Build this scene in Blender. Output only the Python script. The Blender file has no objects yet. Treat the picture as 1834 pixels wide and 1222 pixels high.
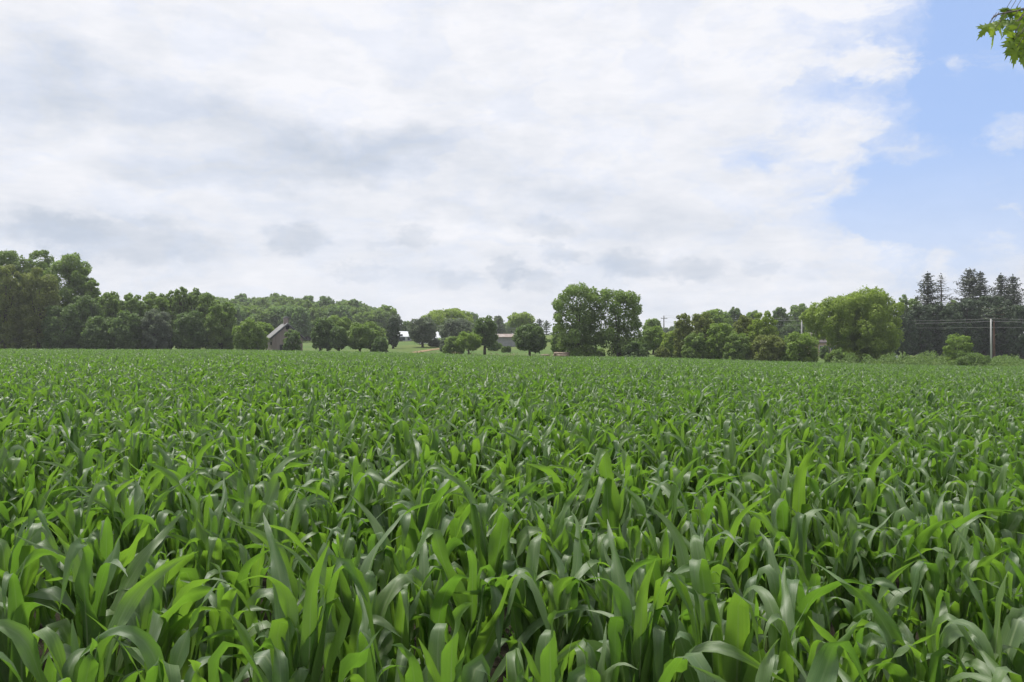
import bpy, bmesh, math, random
import numpy as np
from math import sin, cos, pi, radians, atan2, sqrt, exp, degrees, asin

SC = bpy.context.scene
COL = SC.collection
CAMZ = 1.85
F = 1480.0            # focal length in photo pixels (photo is 1834 wide)
HOR = 622.0           # row of the true horizon in the photo
CX = 917.0
rng = np.random.default_rng(11)
random.seed(5)

# ------------------------------------------------------------------ helpers
def at(px, row, Y):
    """point in the place, Y metres ahead, seen at that photo pixel"""
    return ((px - CX) / F * Y, Y, CAMZ + (HOR - row) / F * Y)

def tag(o, label=None, cat=None, group=None, kind=None):
    if label: o['label'] = label
    if cat: o['category'] = cat
    if group: o['group'] = group
    if kind: o['kind'] = kind
    return o

def empty(name, loc, rz=0.0):
    o = bpy.data.objects.new(name, None)
    COL.objects.link(o)
    o.location = loc
    o.rotation_euler = (0, 0, rz)
    o.empty_display_size = 0.2
    return o

def obj(name, me, mat=None, parent=None, link=True):
    o = bpy.data.objects.new(name, me)
    if link: COL.objects.link(o)
    if mat is not None and len(me.materials) == 0:
        me.materials.append(mat)
    if parent is not None: o.parent = parent
    return o

def np_mesh(name, V, FQ, smooth=False, face_attr=None, uv=None, mat_idx=None):
    """V (n,3), FQ (m,k) -> mesh"""
    V = np.asarray(V, dtype=np.float32); FQ = np.asarray(FQ, dtype=np.int32)
    me = bpy.data.meshes.new(name)
    m, k = FQ.shape
    me.vertices.add(len(V)); me.vertices.foreach_set('co', V.ravel())
    me.loops.add(m * k); me.loops.foreach_set('vertex_index', FQ.ravel())
    me.polygons.add(m)
    me.polygons.foreach_set('loop_start', np.arange(0, m * k, k, dtype=np.int32))
    try:
        me.polygons.foreach_set('loop_total', np.full(m, k, dtype=np.int32))
    except Exception:
        pass
    if mat_idx is not None:
        me.polygons.foreach_set('material_index', np.asarray(mat_idx, dtype=np.int32))
    me.update(calc_edges=True)
    if smooth:
        me.polygons.foreach_set('use_smooth', np.ones(m, dtype=bool))
    if face_attr is not None:
        for an, vals in face_attr.items():
            a = me.attributes.new(an, 'FLOAT', 'FACE')
            a.data.foreach_set('value', np.asarray(vals, dtype=np.float32))
    if uv is not None:
        l = me.uv_layers.new(name='UVMap')
        l.data.foreach_set('uv', np.asarray(uv, dtype=np.float32)[FQ.ravel()].ravel())
    me.validate()
    return me

class MB:
    """collects boxes, prisms, tubes into ONE mesh"""
    def __init__(self): self.V = []; self.Fs = []
    def face(self, pts):
        b = len(self.V); self.V += [tuple(p) for p in pts]
        self.Fs.append(list(range(b, b + len(pts))))
    def box(self, c, s, rz=0.0):
        b = len(self.V); cr, sr = cos(rz), sin(rz)
        for dz in (-.5, .5):
            for dx, dy in ((-.5, -.5), (.5, -.5), (.5, .5), (-.5, .5)):
                x, y = dx * s[0], dy * s[1]
                self.V.append((c[0] + x * cr - y * sr, c[1] + x * sr + y * cr, c[2] + dz * s[2]))
        for f in ((3, 2, 1, 0), (4, 5, 6, 7), (0, 1, 5, 4), (1, 2, 6, 5), (2, 3, 7, 6), (3, 0, 4, 7)):
            self.Fs.append([b + i for i in f])
    def prism(self, poly, y0, y1, axis='y'):
        """polygon in xz extruded along y"""
        b = len(self.V); n = len(poly)
        for y in (y0, y1):
            for (x, z) in poly:
                self.V.append((x, y, z) if axis == 'y' else (y, x, z))
        self.Fs.append([b + i for i in range(n)]); self.Fs.append([b + n + i for i in reversed(range(n))])
        for i in range(n):
            j = (i + 1) % n
            self.Fs.append([b + j, b + i, b + n + i, b + n + j])
    def tube(self, pts, radii, sides=7, cap=True):
        pts = [np.array(p, float) for p in pts]; b0 = len(self.V); n = len(pts)
        for i, p in enumerate(pts):
            d = pts[min(i + 1, n - 1)] - pts[max(i - 1, 0)]
            d = d / (np.linalg.norm(d) + 1e-9)
            a = np.array((0, 0, 1.0)) if abs(d[2]) < .9 else np.array((1.0, 0, 0))
            s = np.cross(d, a); s /= np.linalg.norm(s); t = np.cross(d, s)
            for k in range(sides):
                q = p + radii[i] * (cos(2 * pi * k / sides) * s + sin(2 * pi * k / sides) * t)
                self.V.append(tuple(q))
        for i in range(n - 1):
            for k in range(sides):
                k2 = (k + 1) % sides
                self.Fs.append([b0 + i * sides + k, b0 + i * sides + k2, b0 + (i + 1) * sides + k2, b0 + (i + 1) * sides + k])
        if cap:
            self.Fs.append([b0 + k for k in reversed(range(sides))])
            self.Fs.append([b0 + (n - 1) * sides + k for k in range(sides)])
    def mesh(self, name, smooth=False):
        me = bpy.data.meshes.new(name); me.from_pydata(self.V, [], self.Fs); me.update()
        bm = bmesh.new(); bm.from_mesh(me); bmesh.ops.recalc_face_normals(bm, faces=bm.faces); bm.to_mesh(me); bm.free()
        if smooth:
            for p in me.polygons: p.use_smooth = True
        return me
    def build(self, name, mat, parent=None, smooth=False):
        return obj(name, self.mesh(name, smooth), mat, parent)

# ------------------------------------------------------------------ materials
def new_mat(name):
    m = bpy.data.materials.new(name); m.use_nodes = True
    nt = m.node_tree; nt.nodes.clear()
    out = nt.nodes.new('ShaderNodeOutputMaterial')
    return m, nt, out

def N(nt, t, **kw):
    n = nt.nodes.new(t)
    for k, v in kw.items():
        if k.startswith('i_'): n.inputs[k[2:].replace('_', ' ')].default_value = v
        else: setattr(n, k, v)
    return n

def math_n(nt, op, a, b=None, c=None, clamp=False):
    n = nt.nodes.new('ShaderNodeMath'); n.operation = op; n.use_clamp = clamp
    for i, v in enumerate((a, b, c)):
        if v is None: continue
        if hasattr(v, 'is_output'): nt.links.new(v, n.inputs[i])
        else: n.inputs[i].default_value = v
    return n.outputs[0]

def mixc(nt, fac, a, b, blend='MIX'):
    n = nt.nodes.new('ShaderNodeMix'); n.data_type = 'RGBA'; n.blend_type = blend
    for sock, v in ((n.inputs[0], fac), (n.inputs[6], a), (n.inputs[7], b)):
        if hasattr(v, 'is_output'): nt.links.new(v, sock)
        elif isinstance(v, (int, float)): sock.default_value = v
        else: sock.default_value = (*v, 1.0) if len(v) == 3 else v
    return n.outputs[2]

def smap(nt, val, a, b, lo=0.0, hi=1.0):
    n = nt.nodes.new('ShaderNodeMapRange'); n.interpolation_type = 'SMOOTHSTEP'
    nt.links.new(val, n.inputs[0])
    n.inputs[1].default_value = a; n.inputs[2].default_value = b
    n.inputs[3].default_value = lo; n.inputs[4].default_value = hi
    return n.outputs[0]

def noise(nt, vec, scale, detail=4, rough=.55, dist=0.0):
    n = nt.nodes.new('ShaderNodeTexNoise')
    n.inputs['Scale'].default_value = scale; n.inputs['Detail'].default_value = detail
    n.inputs['Roughness'].default_value = rough; n.inputs['Distortion'].default_value = dist
    if vec is not None: nt.links.new(vec, n.inputs['Vector'])
    return n

def foliage_mat(name, c1, c2, transl=.48, rough=.55, tcol=None, spec=.3):
    """leaf clumps: two greens mixed by a random value per clump, part of the light goes through"""
    m, nt, out = new_mat(name)
    at_ = N(nt, 'ShaderNodeAttribute', attribute_name='tint')
    tc = N(nt, 'ShaderNodeTexCoord')
    nz = noise(nt, tc.outputs['Object'], .55, 3)
    f = math_n(nt, 'ADD', math_n(nt, 'MULTIPLY', at_.outputs['Fac'], .55), math_n(nt, 'MULTIPLY_ADD', nz.outputs['Fac'], 1.5, -.52), clamp=True)
    col = mixc(nt, f, c1, c2)
    p = N(nt, 'ShaderNodeBsdfPrincipled'); nt.links.new(col, p.inputs['Base Color'])
    p.inputs['Roughness'].default_value = rough
    p.inputs['Specular IOR Level'].default_value = spec
    t = N(nt, 'ShaderNodeBsdfTranslucent')
    tcx = mixc(nt, .5, col, tcol if tcol else (c2[0] * 1.3, c2[1] * 1.5, c2[2]))
    nt.links.new(tcx, t.inputs['Color'])
    mx = N(nt, 'ShaderNodeMixShader'); mx.inputs[0].default_value = transl
    nt.links.new(p.outputs[0], mx.inputs[1]); nt.links.new(t.outputs[0], mx.inputs[2])
    nt.links.new(mx.outputs[0], out.inputs['Surface'])
    return m

def plain_mat(name, c1, c2, scale=3.0, rough=.8, stripes=None, spec=.3, bump=.0, stretch=(1, 1, 1)):
    m, nt, out = new_mat(name)
    tc = N(nt, 'ShaderNodeTexCoord')
    mp = N(nt, 'ShaderNodeMapping'); nt.links.new(tc.outputs['Object'], mp.inputs['Vector']); mp.inputs['Scale'].default_value = stretch
    nz = noise(nt, mp.outputs[0], scale, 5, .6)
    f = smap(nt, nz.outputs['Fac'], .3, .7)
    col = mixc(nt, f, c1, c2)
    if stripes:
        w = N(nt, 'ShaderNodeTexWave', wave_type='BANDS', bands_direction=stripes[0])
        w.inputs['Scale'].default_value = stripes[1]; nt.links.new(tc.outputs['Object'], w.inputs['Vector'])
        col = mixc(nt, smap(nt, w.outputs['Fac'], .0, .25), (c1[0] * .45, c1[1] * .45, c1[2] * .45), col)
    p = N(nt, 'ShaderNodeBsdfPrincipled'); nt.links.new(col, p.inputs['Base Color'])
    p.inputs['Roughness'].default_value = rough; p.inputs['Specular IOR Level'].default_value = spec
    if bump:
        b = N(nt, 'ShaderNodeBump'); b.inputs['Strength'].default_value = bump
        nt.links.new(nz.outputs['Fac'], b.inputs['Height']); nt.links.new(b.outputs[0], p.inputs['Normal'])
    nt.links.new(p.outputs[0], out.inputs['Surface'])
    return m

# corn leaf: UV u across, v along
def corn_mat():
    m, nt, out = new_mat('corn_leaf')
    uv = N(nt, 'ShaderNodeUVMap', uv_map='UVMap')
    sep = N(nt, 'ShaderNodeSeparateXYZ'); nt.links.new(uv.outputs[0], sep.inputs[0])
    u, v = sep.outputs[0], sep.outputs[1]
    oi = N(nt, 'ShaderNodeObjectInfo')
    lv = N(nt, 'ShaderNodeAttribute', attribute_name='tint')
    geo = N(nt, 'ShaderNodeNewGeometry')
    # fine lengthwise veins
    cmb = N(nt, 'ShaderNodeCombineXYZ')
    nt.links.new(math_n(nt, 'MULTIPLY', u, 34.0), cmb.inputs[0]); nt.links.new(math_n(nt, 'MULTIPLY', v, 1.3), cmb.inputs[1])
    nt.links.new(math_n(nt, 'MULTIPLY', lv.outputs['Fac'], 40.0), cmb.inputs[2])
    vz = noise(nt, cmb.outputs[0], 1.0, 3, .6)
    cm2 = N(nt, 'ShaderNodeCombineXYZ')
    nt.links.new(math_n(nt, 'MULTIPLY', u, 2.0), cm2.inputs[0]); nt.links.new(math_n(nt, 'MULTIPLY', v, 5.0), cm2.inputs[1])
    nt.links.new(math_n(nt, 'MULTIPLY', lv.outputs['Fac'], 63.0), cm2.inputs[2])
    bz = noise(nt, cm2.outputs[0], 1.0, 3, .6)
    rnd = math_n(nt, 'FRACT', math_n(nt, 'ADD', oi.outputs['Random'], lv.outputs['Fac']))
    top = mixc(nt, rnd, (.090, .160, .060), (.132, .205, .070))
    top = mixc(nt, smap(nt, bz.outputs['Fac'], .35, .7, 0, .45), top, (.15, .212, .075))
    top = mixc(nt, math_n(nt, 'MULTIPLY', smap(nt, vz.outputs['Fac'], .42, .62), .5), top, (.06, .105, .048))
    under = mixc(nt, rnd, (.080, .152, .044), (.118, .20, .046))
    col = mixc(nt, geo.outputs['Backfacing'], top, under)
    # pale midrib
    mr = smap(nt, math_n(nt, 'ABSOLUTE', math_n(nt, 'SUBTRACT', u, .5)), .022, .06, .95, 0)
    mr = math_n(nt, 'MULTIPLY', mr, smap(nt, v, .15, .85, 1, .15))
    col = mixc(nt, mr, col, (.27, .34, .17))
    p = N(nt, 'ShaderNodeBsdfPrincipled'); nt.links.new(col, p.inputs['Base Color'])
    nt.links.new(math_n(nt, 'MULTIPLY_ADD', bz.outputs['Fac'], .16, .39), p.inputs['Roughness'])
    p.inputs['Specular IOR Level'].default_value = .68
    b = N(nt, 'ShaderNodeBump'); b.inputs['Strength'].default_value = .25; b.inputs['Distance'].default_value = .004
    nt.links.new(vz.outputs['Fac'], b.inputs['Height']); nt.links.new(b.outputs[0], p.inputs['Normal'])
    t = N(nt, 'ShaderNodeBsdfTranslucent')
    tcol = mixc(nt, rnd, (.138, .292, .026), (.215, .388, .032))
    tcol = mixc(nt, math_n(nt, 'MULTIPLY', smap(nt, vz.outputs['Fac'], .42, .62), .35), tcol, (.11, .28, .015))
    tcol = mixc(nt, math_n(nt, 'MULTIPLY', mr, .6), tcol, (.10, .20, .03))
    nt.links.new(tcol, t.inputs['Color'])
    mx = N(nt, 'ShaderNodeMixShader'); mx.inputs[0].default_value = .45
    nt.links.new(p.outputs[0], mx.inputs[1]); nt.links.new(t.outputs[0], mx.inputs[2])
    nt.links.new(mx.outputs[0], out.inputs['Surface'])
    return m

M = {}
M['corn_leaf'] = corn_mat()
M['corn_stalk'] = plain_mat('corn_stalk', (.13, .21, .05), (.17, .25, .08), 14, .5)
M['bark'] = plain_mat('bark', (.05, .042, .034), (.10, .085, .07), 6, .95, bump=.4, stretch=(1, 1, .25))
M['pine_bark'] = plain_mat('pine_bark', (.12, .065, .042), (.16, .085, .055), 5, .95)
M['f_dark'] = foliage_mat('foliage_dark_green', (0.068, 0.116, 0.045), (0.155, 0.22, 0.07))
M['f_mid'] = foliage_mat('foliage_mid_green', (0.088, 0.148, 0.042), (0.215, 0.292, 0.072))
M['f_light'] = foliage_mat('foliage_light_green', (0.115, 0.18, 0.038), (0.225, 0.315, 0.06))
M['f_yellow'] = foliage_mat('foliage_yellow_green', (0.14, 0.205, 0.034), (0.275, 0.355, 0.058), .42)
M['f_olive'] = foliage_mat('foliage_olive', (0.105, 0.14, 0.042), (0.225, 0.255, 0.066))
M['f_grey'] = foliage_mat('foliage_grey_green', (0.09, 0.118, 0.08), (0.165, 0.195, 0.13))
M['f_conifer'] = foliage_mat('foliage_conifer', (0.03, 0.055, 0.028), (0.072, 0.106, 0.046), .12)
M['f_spruce'] = foliage_mat('foliage_spruce', (.032, .046, .030), (.06, .075, .042), .15)
M['f_bare'] = foliage_mat('foliage_bare_twigs', (.10, .085, .07), (.14, .12, .09), .1)
M['f_wood'] = foliage_mat('foliage_wood', (0.085, 0.145, 0.052), (0.18, 0.26, 0.085))
M['weed'] = foliage_mat('weed_leaves', (0.07, 0.135, 0.028), (0.16, 0.235, 0.05), .4)
M['drygrass'] = foliage_mat('dry_grass', (.12, .12, .045), (.22, .19, .085), .3)
M['maple'] = foliage_mat('maple_leaf', (.075, .165, .024), (.22, .31, .035), .55, .42, (.36, .46, .03), .5)
M['maple_bark'] = plain_mat('maple_bark', (.09, .08, .07), (.16, .145, .125), 7, .95, bump=.5, stretch=(1, 1, .3))
M['barn_wood'] = plain_mat('weathered_barn_boards', (.27, .215, .20), (.35, .30, .28), 2.2, .9, ('X', 5.0), stretch=(1, 1, .15))
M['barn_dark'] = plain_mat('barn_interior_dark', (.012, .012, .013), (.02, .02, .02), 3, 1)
M['barn_roof'] = plain_mat('weathered_roof_shingles', (.18, .18, .18), (.25, .25, .245), 2, .85, ('Z', 7.0))
M['barn_trim'] = plain_mat('barn_trim', (.05, .05, .055), (.08, .08, .085), 4, .85)
M['white_wall'] = plain_mat('white_siding', (.50, .50, .49), (.58, .58, .57), 1.5, .7, ('Z', 9.0))
M['white_roof'] = plain_mat('pale_metal_roof', (.42, .43, .455), (.51, .52, .54), 1, .55)
M['grey_wall'] = plain_mat('grey_siding', (.26, .255, .27), (.33, .325, .34), 2, .85, ('X', 4.5))
M['rust_roof'] = plain_mat('rusty_metal_roof', (.17, .12, .10), (.30, .27, .25), .8, .7)
M['brick'] = plain_mat('pinkish_wall', (.40, .27, .22), (.47, .33, .27), 3, .9)
M['dark_roof'] = plain_mat('dark_shingles', (.07, .06, .062), (.11, .095, .095), 3, .9)
M['glass'] = plain_mat('window_glass', (.03, .035, .045), (.05, .055, .07), 1, .1, spec=.6)
M['car_white'] = plain_mat('white_car_paint', (.70, .70, .71), (.73, .73, .74), 1, .3, spec=.5)
M['car_silver'] = plain_mat('silver_car_paint', (.40, .42, .44), (.45, .46, .48), 1, .3, spec=.6)
M['tyre'] = plain_mat('tyre_rubber', (.02, .02, .02), (.03, .03, .03), 4, .9)
M['rim'] = plain_mat('wheel_rim', (.4, .4, .42), (.5, .5, .52), 2, .35)
M['lamp'] = plain_mat('car_lamp', (.5, .5, .5), (.6, .6, .6), 2, .2)
M['pole'] = plain_mat('weathered_pole', (.36, .36, .35), (.46, .455, .44), 3, .9, stretch=(1, 1, .15))
M['pole_far'] = plain_mat('dark_pole', (.16, .16, .16), (.22, .22, .215), 3, .9, stretch=(1, 1, .15))
M['insul'] = plain_mat('insulator', (.3, .3, .31), (.36, .36, .37), 3, .4)
M['wire'] = plain_mat('wire', (.30, .30, .29), (.36, .36, .35), 1, .6)
M['log'] = plain_mat('weathered_timber', (.20, .15, .11), (.33, .27, .21), 2.5, .9)
M['dirt'] = plain_mat('bare_dirt', (.17, .115, .06), (.23, .165, .085), .35, .95)

# ------------------------------------------------------------------ terrain
EK = np.array([-700, -200, 0, 400, 650, 900, 1000, 1150, 1300, 1480, 1650, 1834, 2100, 2600.])
EROW = np.array([624, 625, 626, 627, 631, 637.5, 639.5, 640, 645.5, 651, 655, 658, 661, 665.])
ED = np.array([140, 140, 140, 145, 140, 130, 125, 122, 115, 110, 108, 105, 102, 100.])
EG = CAMZ - (EROW - HOR) / F * ED - 0.98          # ground height at the far edge of the corn
Z250K = np.array([-700, 0, 400, 560, 620, 750, 900, 985, 1100, 1200, 1450, 1650, 1834, 2600.])
Z250 = np.array([2.6, 2.6, 2.8, 3.2, 3.6, 4.2, 4.6, 5.6, 4.8, 3.8, 2.0, 1.2, 1.0, 1.0])
Z450K = np.array([-700, 100, 300, 500, 600, 700, 800, 985, 1200, 1834, 2600.])
Z450 = np.array([8, 11, 15.5, 14.5, 12.0, 9, 6.5, 8.2, 6.5, 3, 2.0])

def D_of(u): return np.interp(u * F + CX, EK, ED)

def ground(x, y):
    x = np.asarray(x, float); y = np.asarray(y, float)
    ys = np.maximum(y, 1e-3)
    px = np.clip(x / ys, -1.1, 1.1) * F + CX
    D = np.interp(px, EK, ED); g = np.interp(px, EK, EG)
    z2 = np.interp(px, Z250K, Z250); z4 = np.interp(px, Z450K, Z450)
    t = np.clip(ys / D, 0, 1)
    z = g * t
    a = np.clip((ys - D) / (250 - D), 0, 1); z = z + (z2 - g) * a
    b = np.clip((ys - 250) / 200, 0, 1); b = b * b * (3 - 2 * b); z = z + (z4 - z2) * b
    c = np.clip((ys - 520) / 1500, 0, 1); z = z - z4 * c * .9
    return np.where(y > 0, z, 0.0)

def gz(x, y): return float(ground(x, y))

def make_ground():
    k = 6.2
    s = np.linspace(-1, 1, 281); xs = 2600 * np.sinh(k * s) / np.sinh(k)
    s2 = np.linspace(0, 1, 190); ys = -40 + 3200 * np.sinh(5.2 * s2) / np.sinh(5.2)
    X, Y = np.meshgrid(xs, ys)
    Z = ground(X, Y)
    V = np.stack([X, Y, Z], -1).reshape(-1, 3)
    nx, ny = len(xs), len(ys)
    i = np.arange(ny - 1)[:, None] * nx + np.arange(nx - 1)[None, :]
    FQ = np.stack([i, i + 1, i + nx + 1, i + nx], -1).reshape(-1, 4)
    me = np_mesh('ground', V, FQ, smooth=True)
    D = D_of(np.clip(X / np.maximum(Y, .01), -1.1, 1.1))
    soil = ((Y > .6) & (Y < D - .3)).astype(np.float32).ravel()
    a = me.attributes.new('soil', 'FLOAT', 'POINT'); a.data.foreach_set('value', soil)
    m, nt, out = new_mat('ground')
    tc = N(nt, 'ShaderNodeTexCoord')
    n1 = noise(nt, tc.outputs['Object'], .035, 4, .6); n2 = noise(nt, tc.outputs['Object'], .5, 5, .7); n3 = noise(nt, tc.outputs['Object'], 9, 4, .7)
    c = mixc(nt, smap(nt, n1.outputs['Fac'], .35, .65), (.056, .112, .024), (.096, .130, .032))
    c = mixc(nt, smap(nt, n2.outputs['Fac'], .45, .75, 0, .6), c, (.125, .135, .042))
    so = mixc(nt, n3.outputs['Fac'], (.012, .010, .006), (.028, .024, .014))
    at_ = N(nt, 'ShaderNodeAttribute', attribute_name='soil')
    c = mixc(nt, at_.outputs['Fac'], c, so)
    p = N(nt, 'ShaderNodeBsdfPrincipled'); nt.links.new(c, p.inputs['Base Color']); p.inputs['Roughness'].default_value = .95
    p.inputs['Specular IOR Level'].default_value = .15
    bp = N(nt, 'ShaderNodeBump'); bp.inputs['Strength'].default_value = .6; bp.inputs['Distance'].default_value = .06
    nt.links.new(n3.outputs['Fac'], bp.inputs['Height']); nt.links.new(bp.outputs[0], p.inputs['Normal'])
    nt.links.new(p.outputs[0], out.inputs['Surface'])
    o = obj('ground', me, m); tag(o, kind='structure')
make_ground()

# ------------------------------------------------------------------ camera, sun, sky
cam = bpy.data.cameras.new('camera'); co = bpy.data.objects.new('camera', cam); COL.objects.link(co)
co.location = (0, 0, CAMZ); co.rotation_euler = (radians(90) + math.atan((HOR - 611) / F), 0, 0)
cam.sensor_width = 36; cam.lens = 36 * F / 1834; cam.clip_end = 8000; cam.clip_start = .05
SC.camera = co

SUN_AZ, SUN_EL = -48.0, 64.0
sd = (sin(radians(SUN_AZ)) * cos(radians(SUN_EL)), cos(radians(SUN_AZ)) * cos(radians(SUN_EL)), sin(radians(SUN_EL)))
sl = bpy.data.lights.new('sun', 'SUN'); sl.energy = 3.6; sl.angle = radians(8); sl.color = (1.0, .96, .88)
so_ = bpy.data.objects.new('sun', sl); COL.objects.link(so_)
from mathutils import Vector
so_.rotation_euler = Vector(sd).to_track_quat('Z', 'Y').to_euler()

def make_world():
    w = bpy.data.worlds.new('World'); SC.world = w; w.use_nodes = True
    nt = w.node_tree; nt.nodes.clear()
    out = nt.nodes.new('ShaderNodeOutputWorld'); bg = nt.nodes.new('ShaderNodeBackground')
    BG = .10
    bg.inputs['Strength'].default_value = BG
    nt.links.new(bg.outputs[0], out.inputs[0])
    sky = N(nt, 'ShaderNodeTexSky', sky_type='NISHITA'); sky.sun_disc = False
    sky.sun_elevation = radians(SUN_EL); sky.sun_rotation = radians(SUN_AZ); sky.air_density = 1.0; sky.dust_density = 1.0; sky.ozone_density = 1.5
    tc = N(nt, 'ShaderNodeTexCoord'); dirv = tc.outputs['Generated']
    sp = N(nt, 'ShaderNodeSeparateXYZ'); nt.links.new(dirv, sp.inputs[0])
    x, y, z = sp.outputs
    DEG = 57.29578
    az = math_n(nt, 'MULTIPLY', math_n(nt, 'ARCTAN2', x, y), DEG)
    el = math_n(nt, 'MULTIPLY', math_n(nt, 'ARCSINE', z), DEG)
    cmb = N(nt, 'ShaderNodeCombineXYZ'); nt.links.new(az, cmb.inputs[0]); nt.links.new(el, cmb.inputs[1])
    P0 = cmb.outputs[0]
    def vm(op, a, b=None):
        n = nt.nodes.new('ShaderNodeVectorMath'); n.operation = op
        for i, v in enumerate((a, b)):
            if v is None: continue
            if hasattr(v, 'is_output'): nt.links.new(v, n.inputs[i])
            else: n.inputs[i].default_value = v
        return n.outputs['Value'] if op == 'LENGTH' else n.outputs[0]
    # cloud layer seen in perspective
    zz = math_n(nt, 'ADD', math_n(nt, 'MAXIMUM', z, 0.0), .16)
    cq = N(nt, 'ShaderNodeCombineXYZ')
    nt.links.new(math_n(nt, 'DIVIDE', x, zz), cq.inputs[0]); nt.links.new(math_n(nt, 'DIVIDE', y, zz), cq.inputs[1])
    Q = cq.outputs[0]
    # warps (degrees)
    nA = noise(nt, vm('MULTIPLY', P0, (.10, .17, 1)), 1.0, 7, .6)
    nB = noise(nt, vm('MULTIPLY', P0, (.45, .75, 1)), 1.0, 6, .62)
    wA = vm('MULTIPLY', vm('SUBTRACT', nA.outputs['Color'], (.5, .5, .5)), (15, 8, 0))
    wB = vm('MULTIPLY', vm('SUBTRACT', nB.outputs['Color'], (.5, .5, .5)), (3.4, 2.2, 0))
    PA = vm('ADD', vm('ADD', P0, wA), wB)      # broad, ragged
    nC = noise(nt, vm('MULTIPLY', P0, (1.1, 1.6, 1)), 1.0, 5, .6)
    wC = vm('MULTIPLY', vm('SUBTRACT', nC.outputs['Color'], (.5, .5, .5)), (1.9, 1.5, 0))
    PB = vm('ADD', vm('ADD', P0, wB), wC)                     # small puffs
    def ae(px, py):
        X, Z = (px - CX) / F, (HOR - py) / F
        return degrees(atan2(X, 1)), degrees(math.atan(Z / sqrt(1 + X * X)))
    def blob(P, px, py, rx, ry, amt, inner=.15):
        a, e = ae(px, py); ra, re = rx / F * DEG * .92, ry / F * DEG * .95
        d = vm('LENGTH', vm('MULTIPLY', vm('SUBTRACT', P, (a, e, 0)), (1 / ra, 1 / re, 0)))
        return smap(nt, d, 1.0, inner, 0, amt)
    def total(blobs, P, start=None):
        s = start
        for b in blobs:
            v = blob(P, *b)
            s = v if s is None else math_n(nt, 'ADD', s, v)
        return s
    # ---- opening of blue sky, right
    blue = total([(1850, 60, 460, 360, 1.8, .3), (1790, 330, 260, 170, .75, .2), (1385, 262, 130, 66, .8, .1), (1700, 400, 330, 130, 1.15, .1),
                  (1560, 300, 160, 70, .3, .1), (1330, 380, 150, 40, .2, .0), (1700, 180, 130, 90, .5, .1)], PA)
    veil = total([(1570, 112, 95, 46, 1.0, .3), (1712, 130, 36, 44, .8, .1), (1650, 272, 95, 40, .65, .1), (1480, 262, 110, 40, .4, .1),
                  (1815, 240, 66, 54, 1.2, .3), (1820, 350, 74, 62, 1.1, .3), (1700, 362, 60, 34, .55, .1), (1540, 325, 80, 32, .5, .1), (1380, 318, 120, 36, .6, .1),
                  (1800, 425, 90, 30, .5, 0)], PB)
    blue = math_n(nt, 'SUBTRACT', blue, veil)
    wisp = noise(nt, vm('MULTIPLY', vm('ADD', P0, wA), (.16, .34, 1)), 1.0, 8, .62, .6)
    blue = math_n(nt, 'SUBTRACT', blue, smap(nt, wisp.outputs['Fac'], .38, .75, 0, 1.0))
    cover = smap(nt, blue, -.45, 1.6, 1.0, .06)
    hz = smap(nt, el, 2.0, 16.0, .5, 0)
    cover = math_n(nt, 'MAXIMUM', cover, hz)
    # behind the camera: broken cloud
    nQ = noise(nt, Q, .55, 6, .58, .3)
    back = smap(nt, y, -.15, .25, 0, 1)
    cvb = smap(nt, nQ.outputs['Fac'], .36, .52)
    cover = math_n(nt, 'ADD', math_n(nt, 'MULTIPLY', cover, back), math_n(nt, 'MULTIPLY', cvb, math_n(nt, 'SUBTRACT', 1.0, back)))
    # ---- shade of the cloud bases
    g1 = total([(230, 165, 430, 95, 0.44, .0), (640, 270, 420, 75, 0.62, .0), (430, 315, 330, 60, 0.39, .0), (820, 370, 190, 50, 0.33, 0), (60, 380, 190, 45, 0.21, 0),
                (1000, 345, 260, 70, 0.23, 0), (1290, 190, 240, 70, 0.09, 0), (60, 100, 200, 80, 0.13, 0), (760, 130, 220, 60, 0.08, 0), (1150, 400, 260, 50, 0.20, 0)], PA)
    g2 = total([(215, 430, 220, 60, 0.51, .35), (90, 415, 120, 45, 0.25, .35), (528, 428, 84, 44, 0.51, .35), (740, 428, 62, 34, 0.34, .35), (690, 440, 50, 18, 0.22, .35), (978, 410, 80, 32, 0.34, .35),
                (1012, 456, 64, 24, 0.38, .35), (1128, 474, 78, 40, 0.49, .35), (1240, 484, 84, 32, 0.46, .35), (1372, 482, 60, 26, 0.34, .35), (908, 482, 48, 40, 0.41, .35),
                (640, 486, 90, 22, 0.30, .35), (820, 496, 70, 24, 0.29, .35), (960, 500, 90, 26, 0.34, .35), (300, 500, 150, 20, .16, .0), (1465, 486, 60, 22, .2, .0)], PB)
    br = total([(630, 190, 190, 52, .22, .1), (1010, 310, 180, 44, .2, 0), (330, 215, 110, 20, .12, 0), (620, 345, 110, 22, .14, 0)], PB)
    st = noise(nt, vm('MULTIPLY', Q, (1.0, 1.5, 1)), 1.15, 7, .6, .5)
    fine = noise(nt, vm('MULTIPLY', P0, (.22, .55, 1)), 1.0, 7, .62)
    shade = math_n(nt, 'ADD', g1, g2)
    shade = math_n(nt, 'SUBTRACT', shade, br)
    shade = math_n(nt, 'ADD', shade, math_n(nt, 'MULTIPLY_ADD', st.outputs['Fac'], .95, -.43))
    shade = math_n(nt, 'ADD', shade, math_n(nt, 'MULTIPLY_ADD', fine.outputs['Fac'], .95, -.47))
    shade = math_n(nt, 'ADD', shade, smap(nt, el, 24, 6, 0, .22))
    shade = math_n(nt, 'MAXIMUM', math_n(nt, 'MINIMUM', shade, 1.0), 0.0)
    cl = mixc(nt, shade, (.70, .705, .738), (.405, .452, .53))
    # the sun behind the cloud brightens it
    dt = N(nt, 'ShaderNodeVectorMath', operation='DOT_PRODUCT'); nt.links.new(dirv, dt.inputs[0]); dt.inputs[1].default_value = sd
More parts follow.
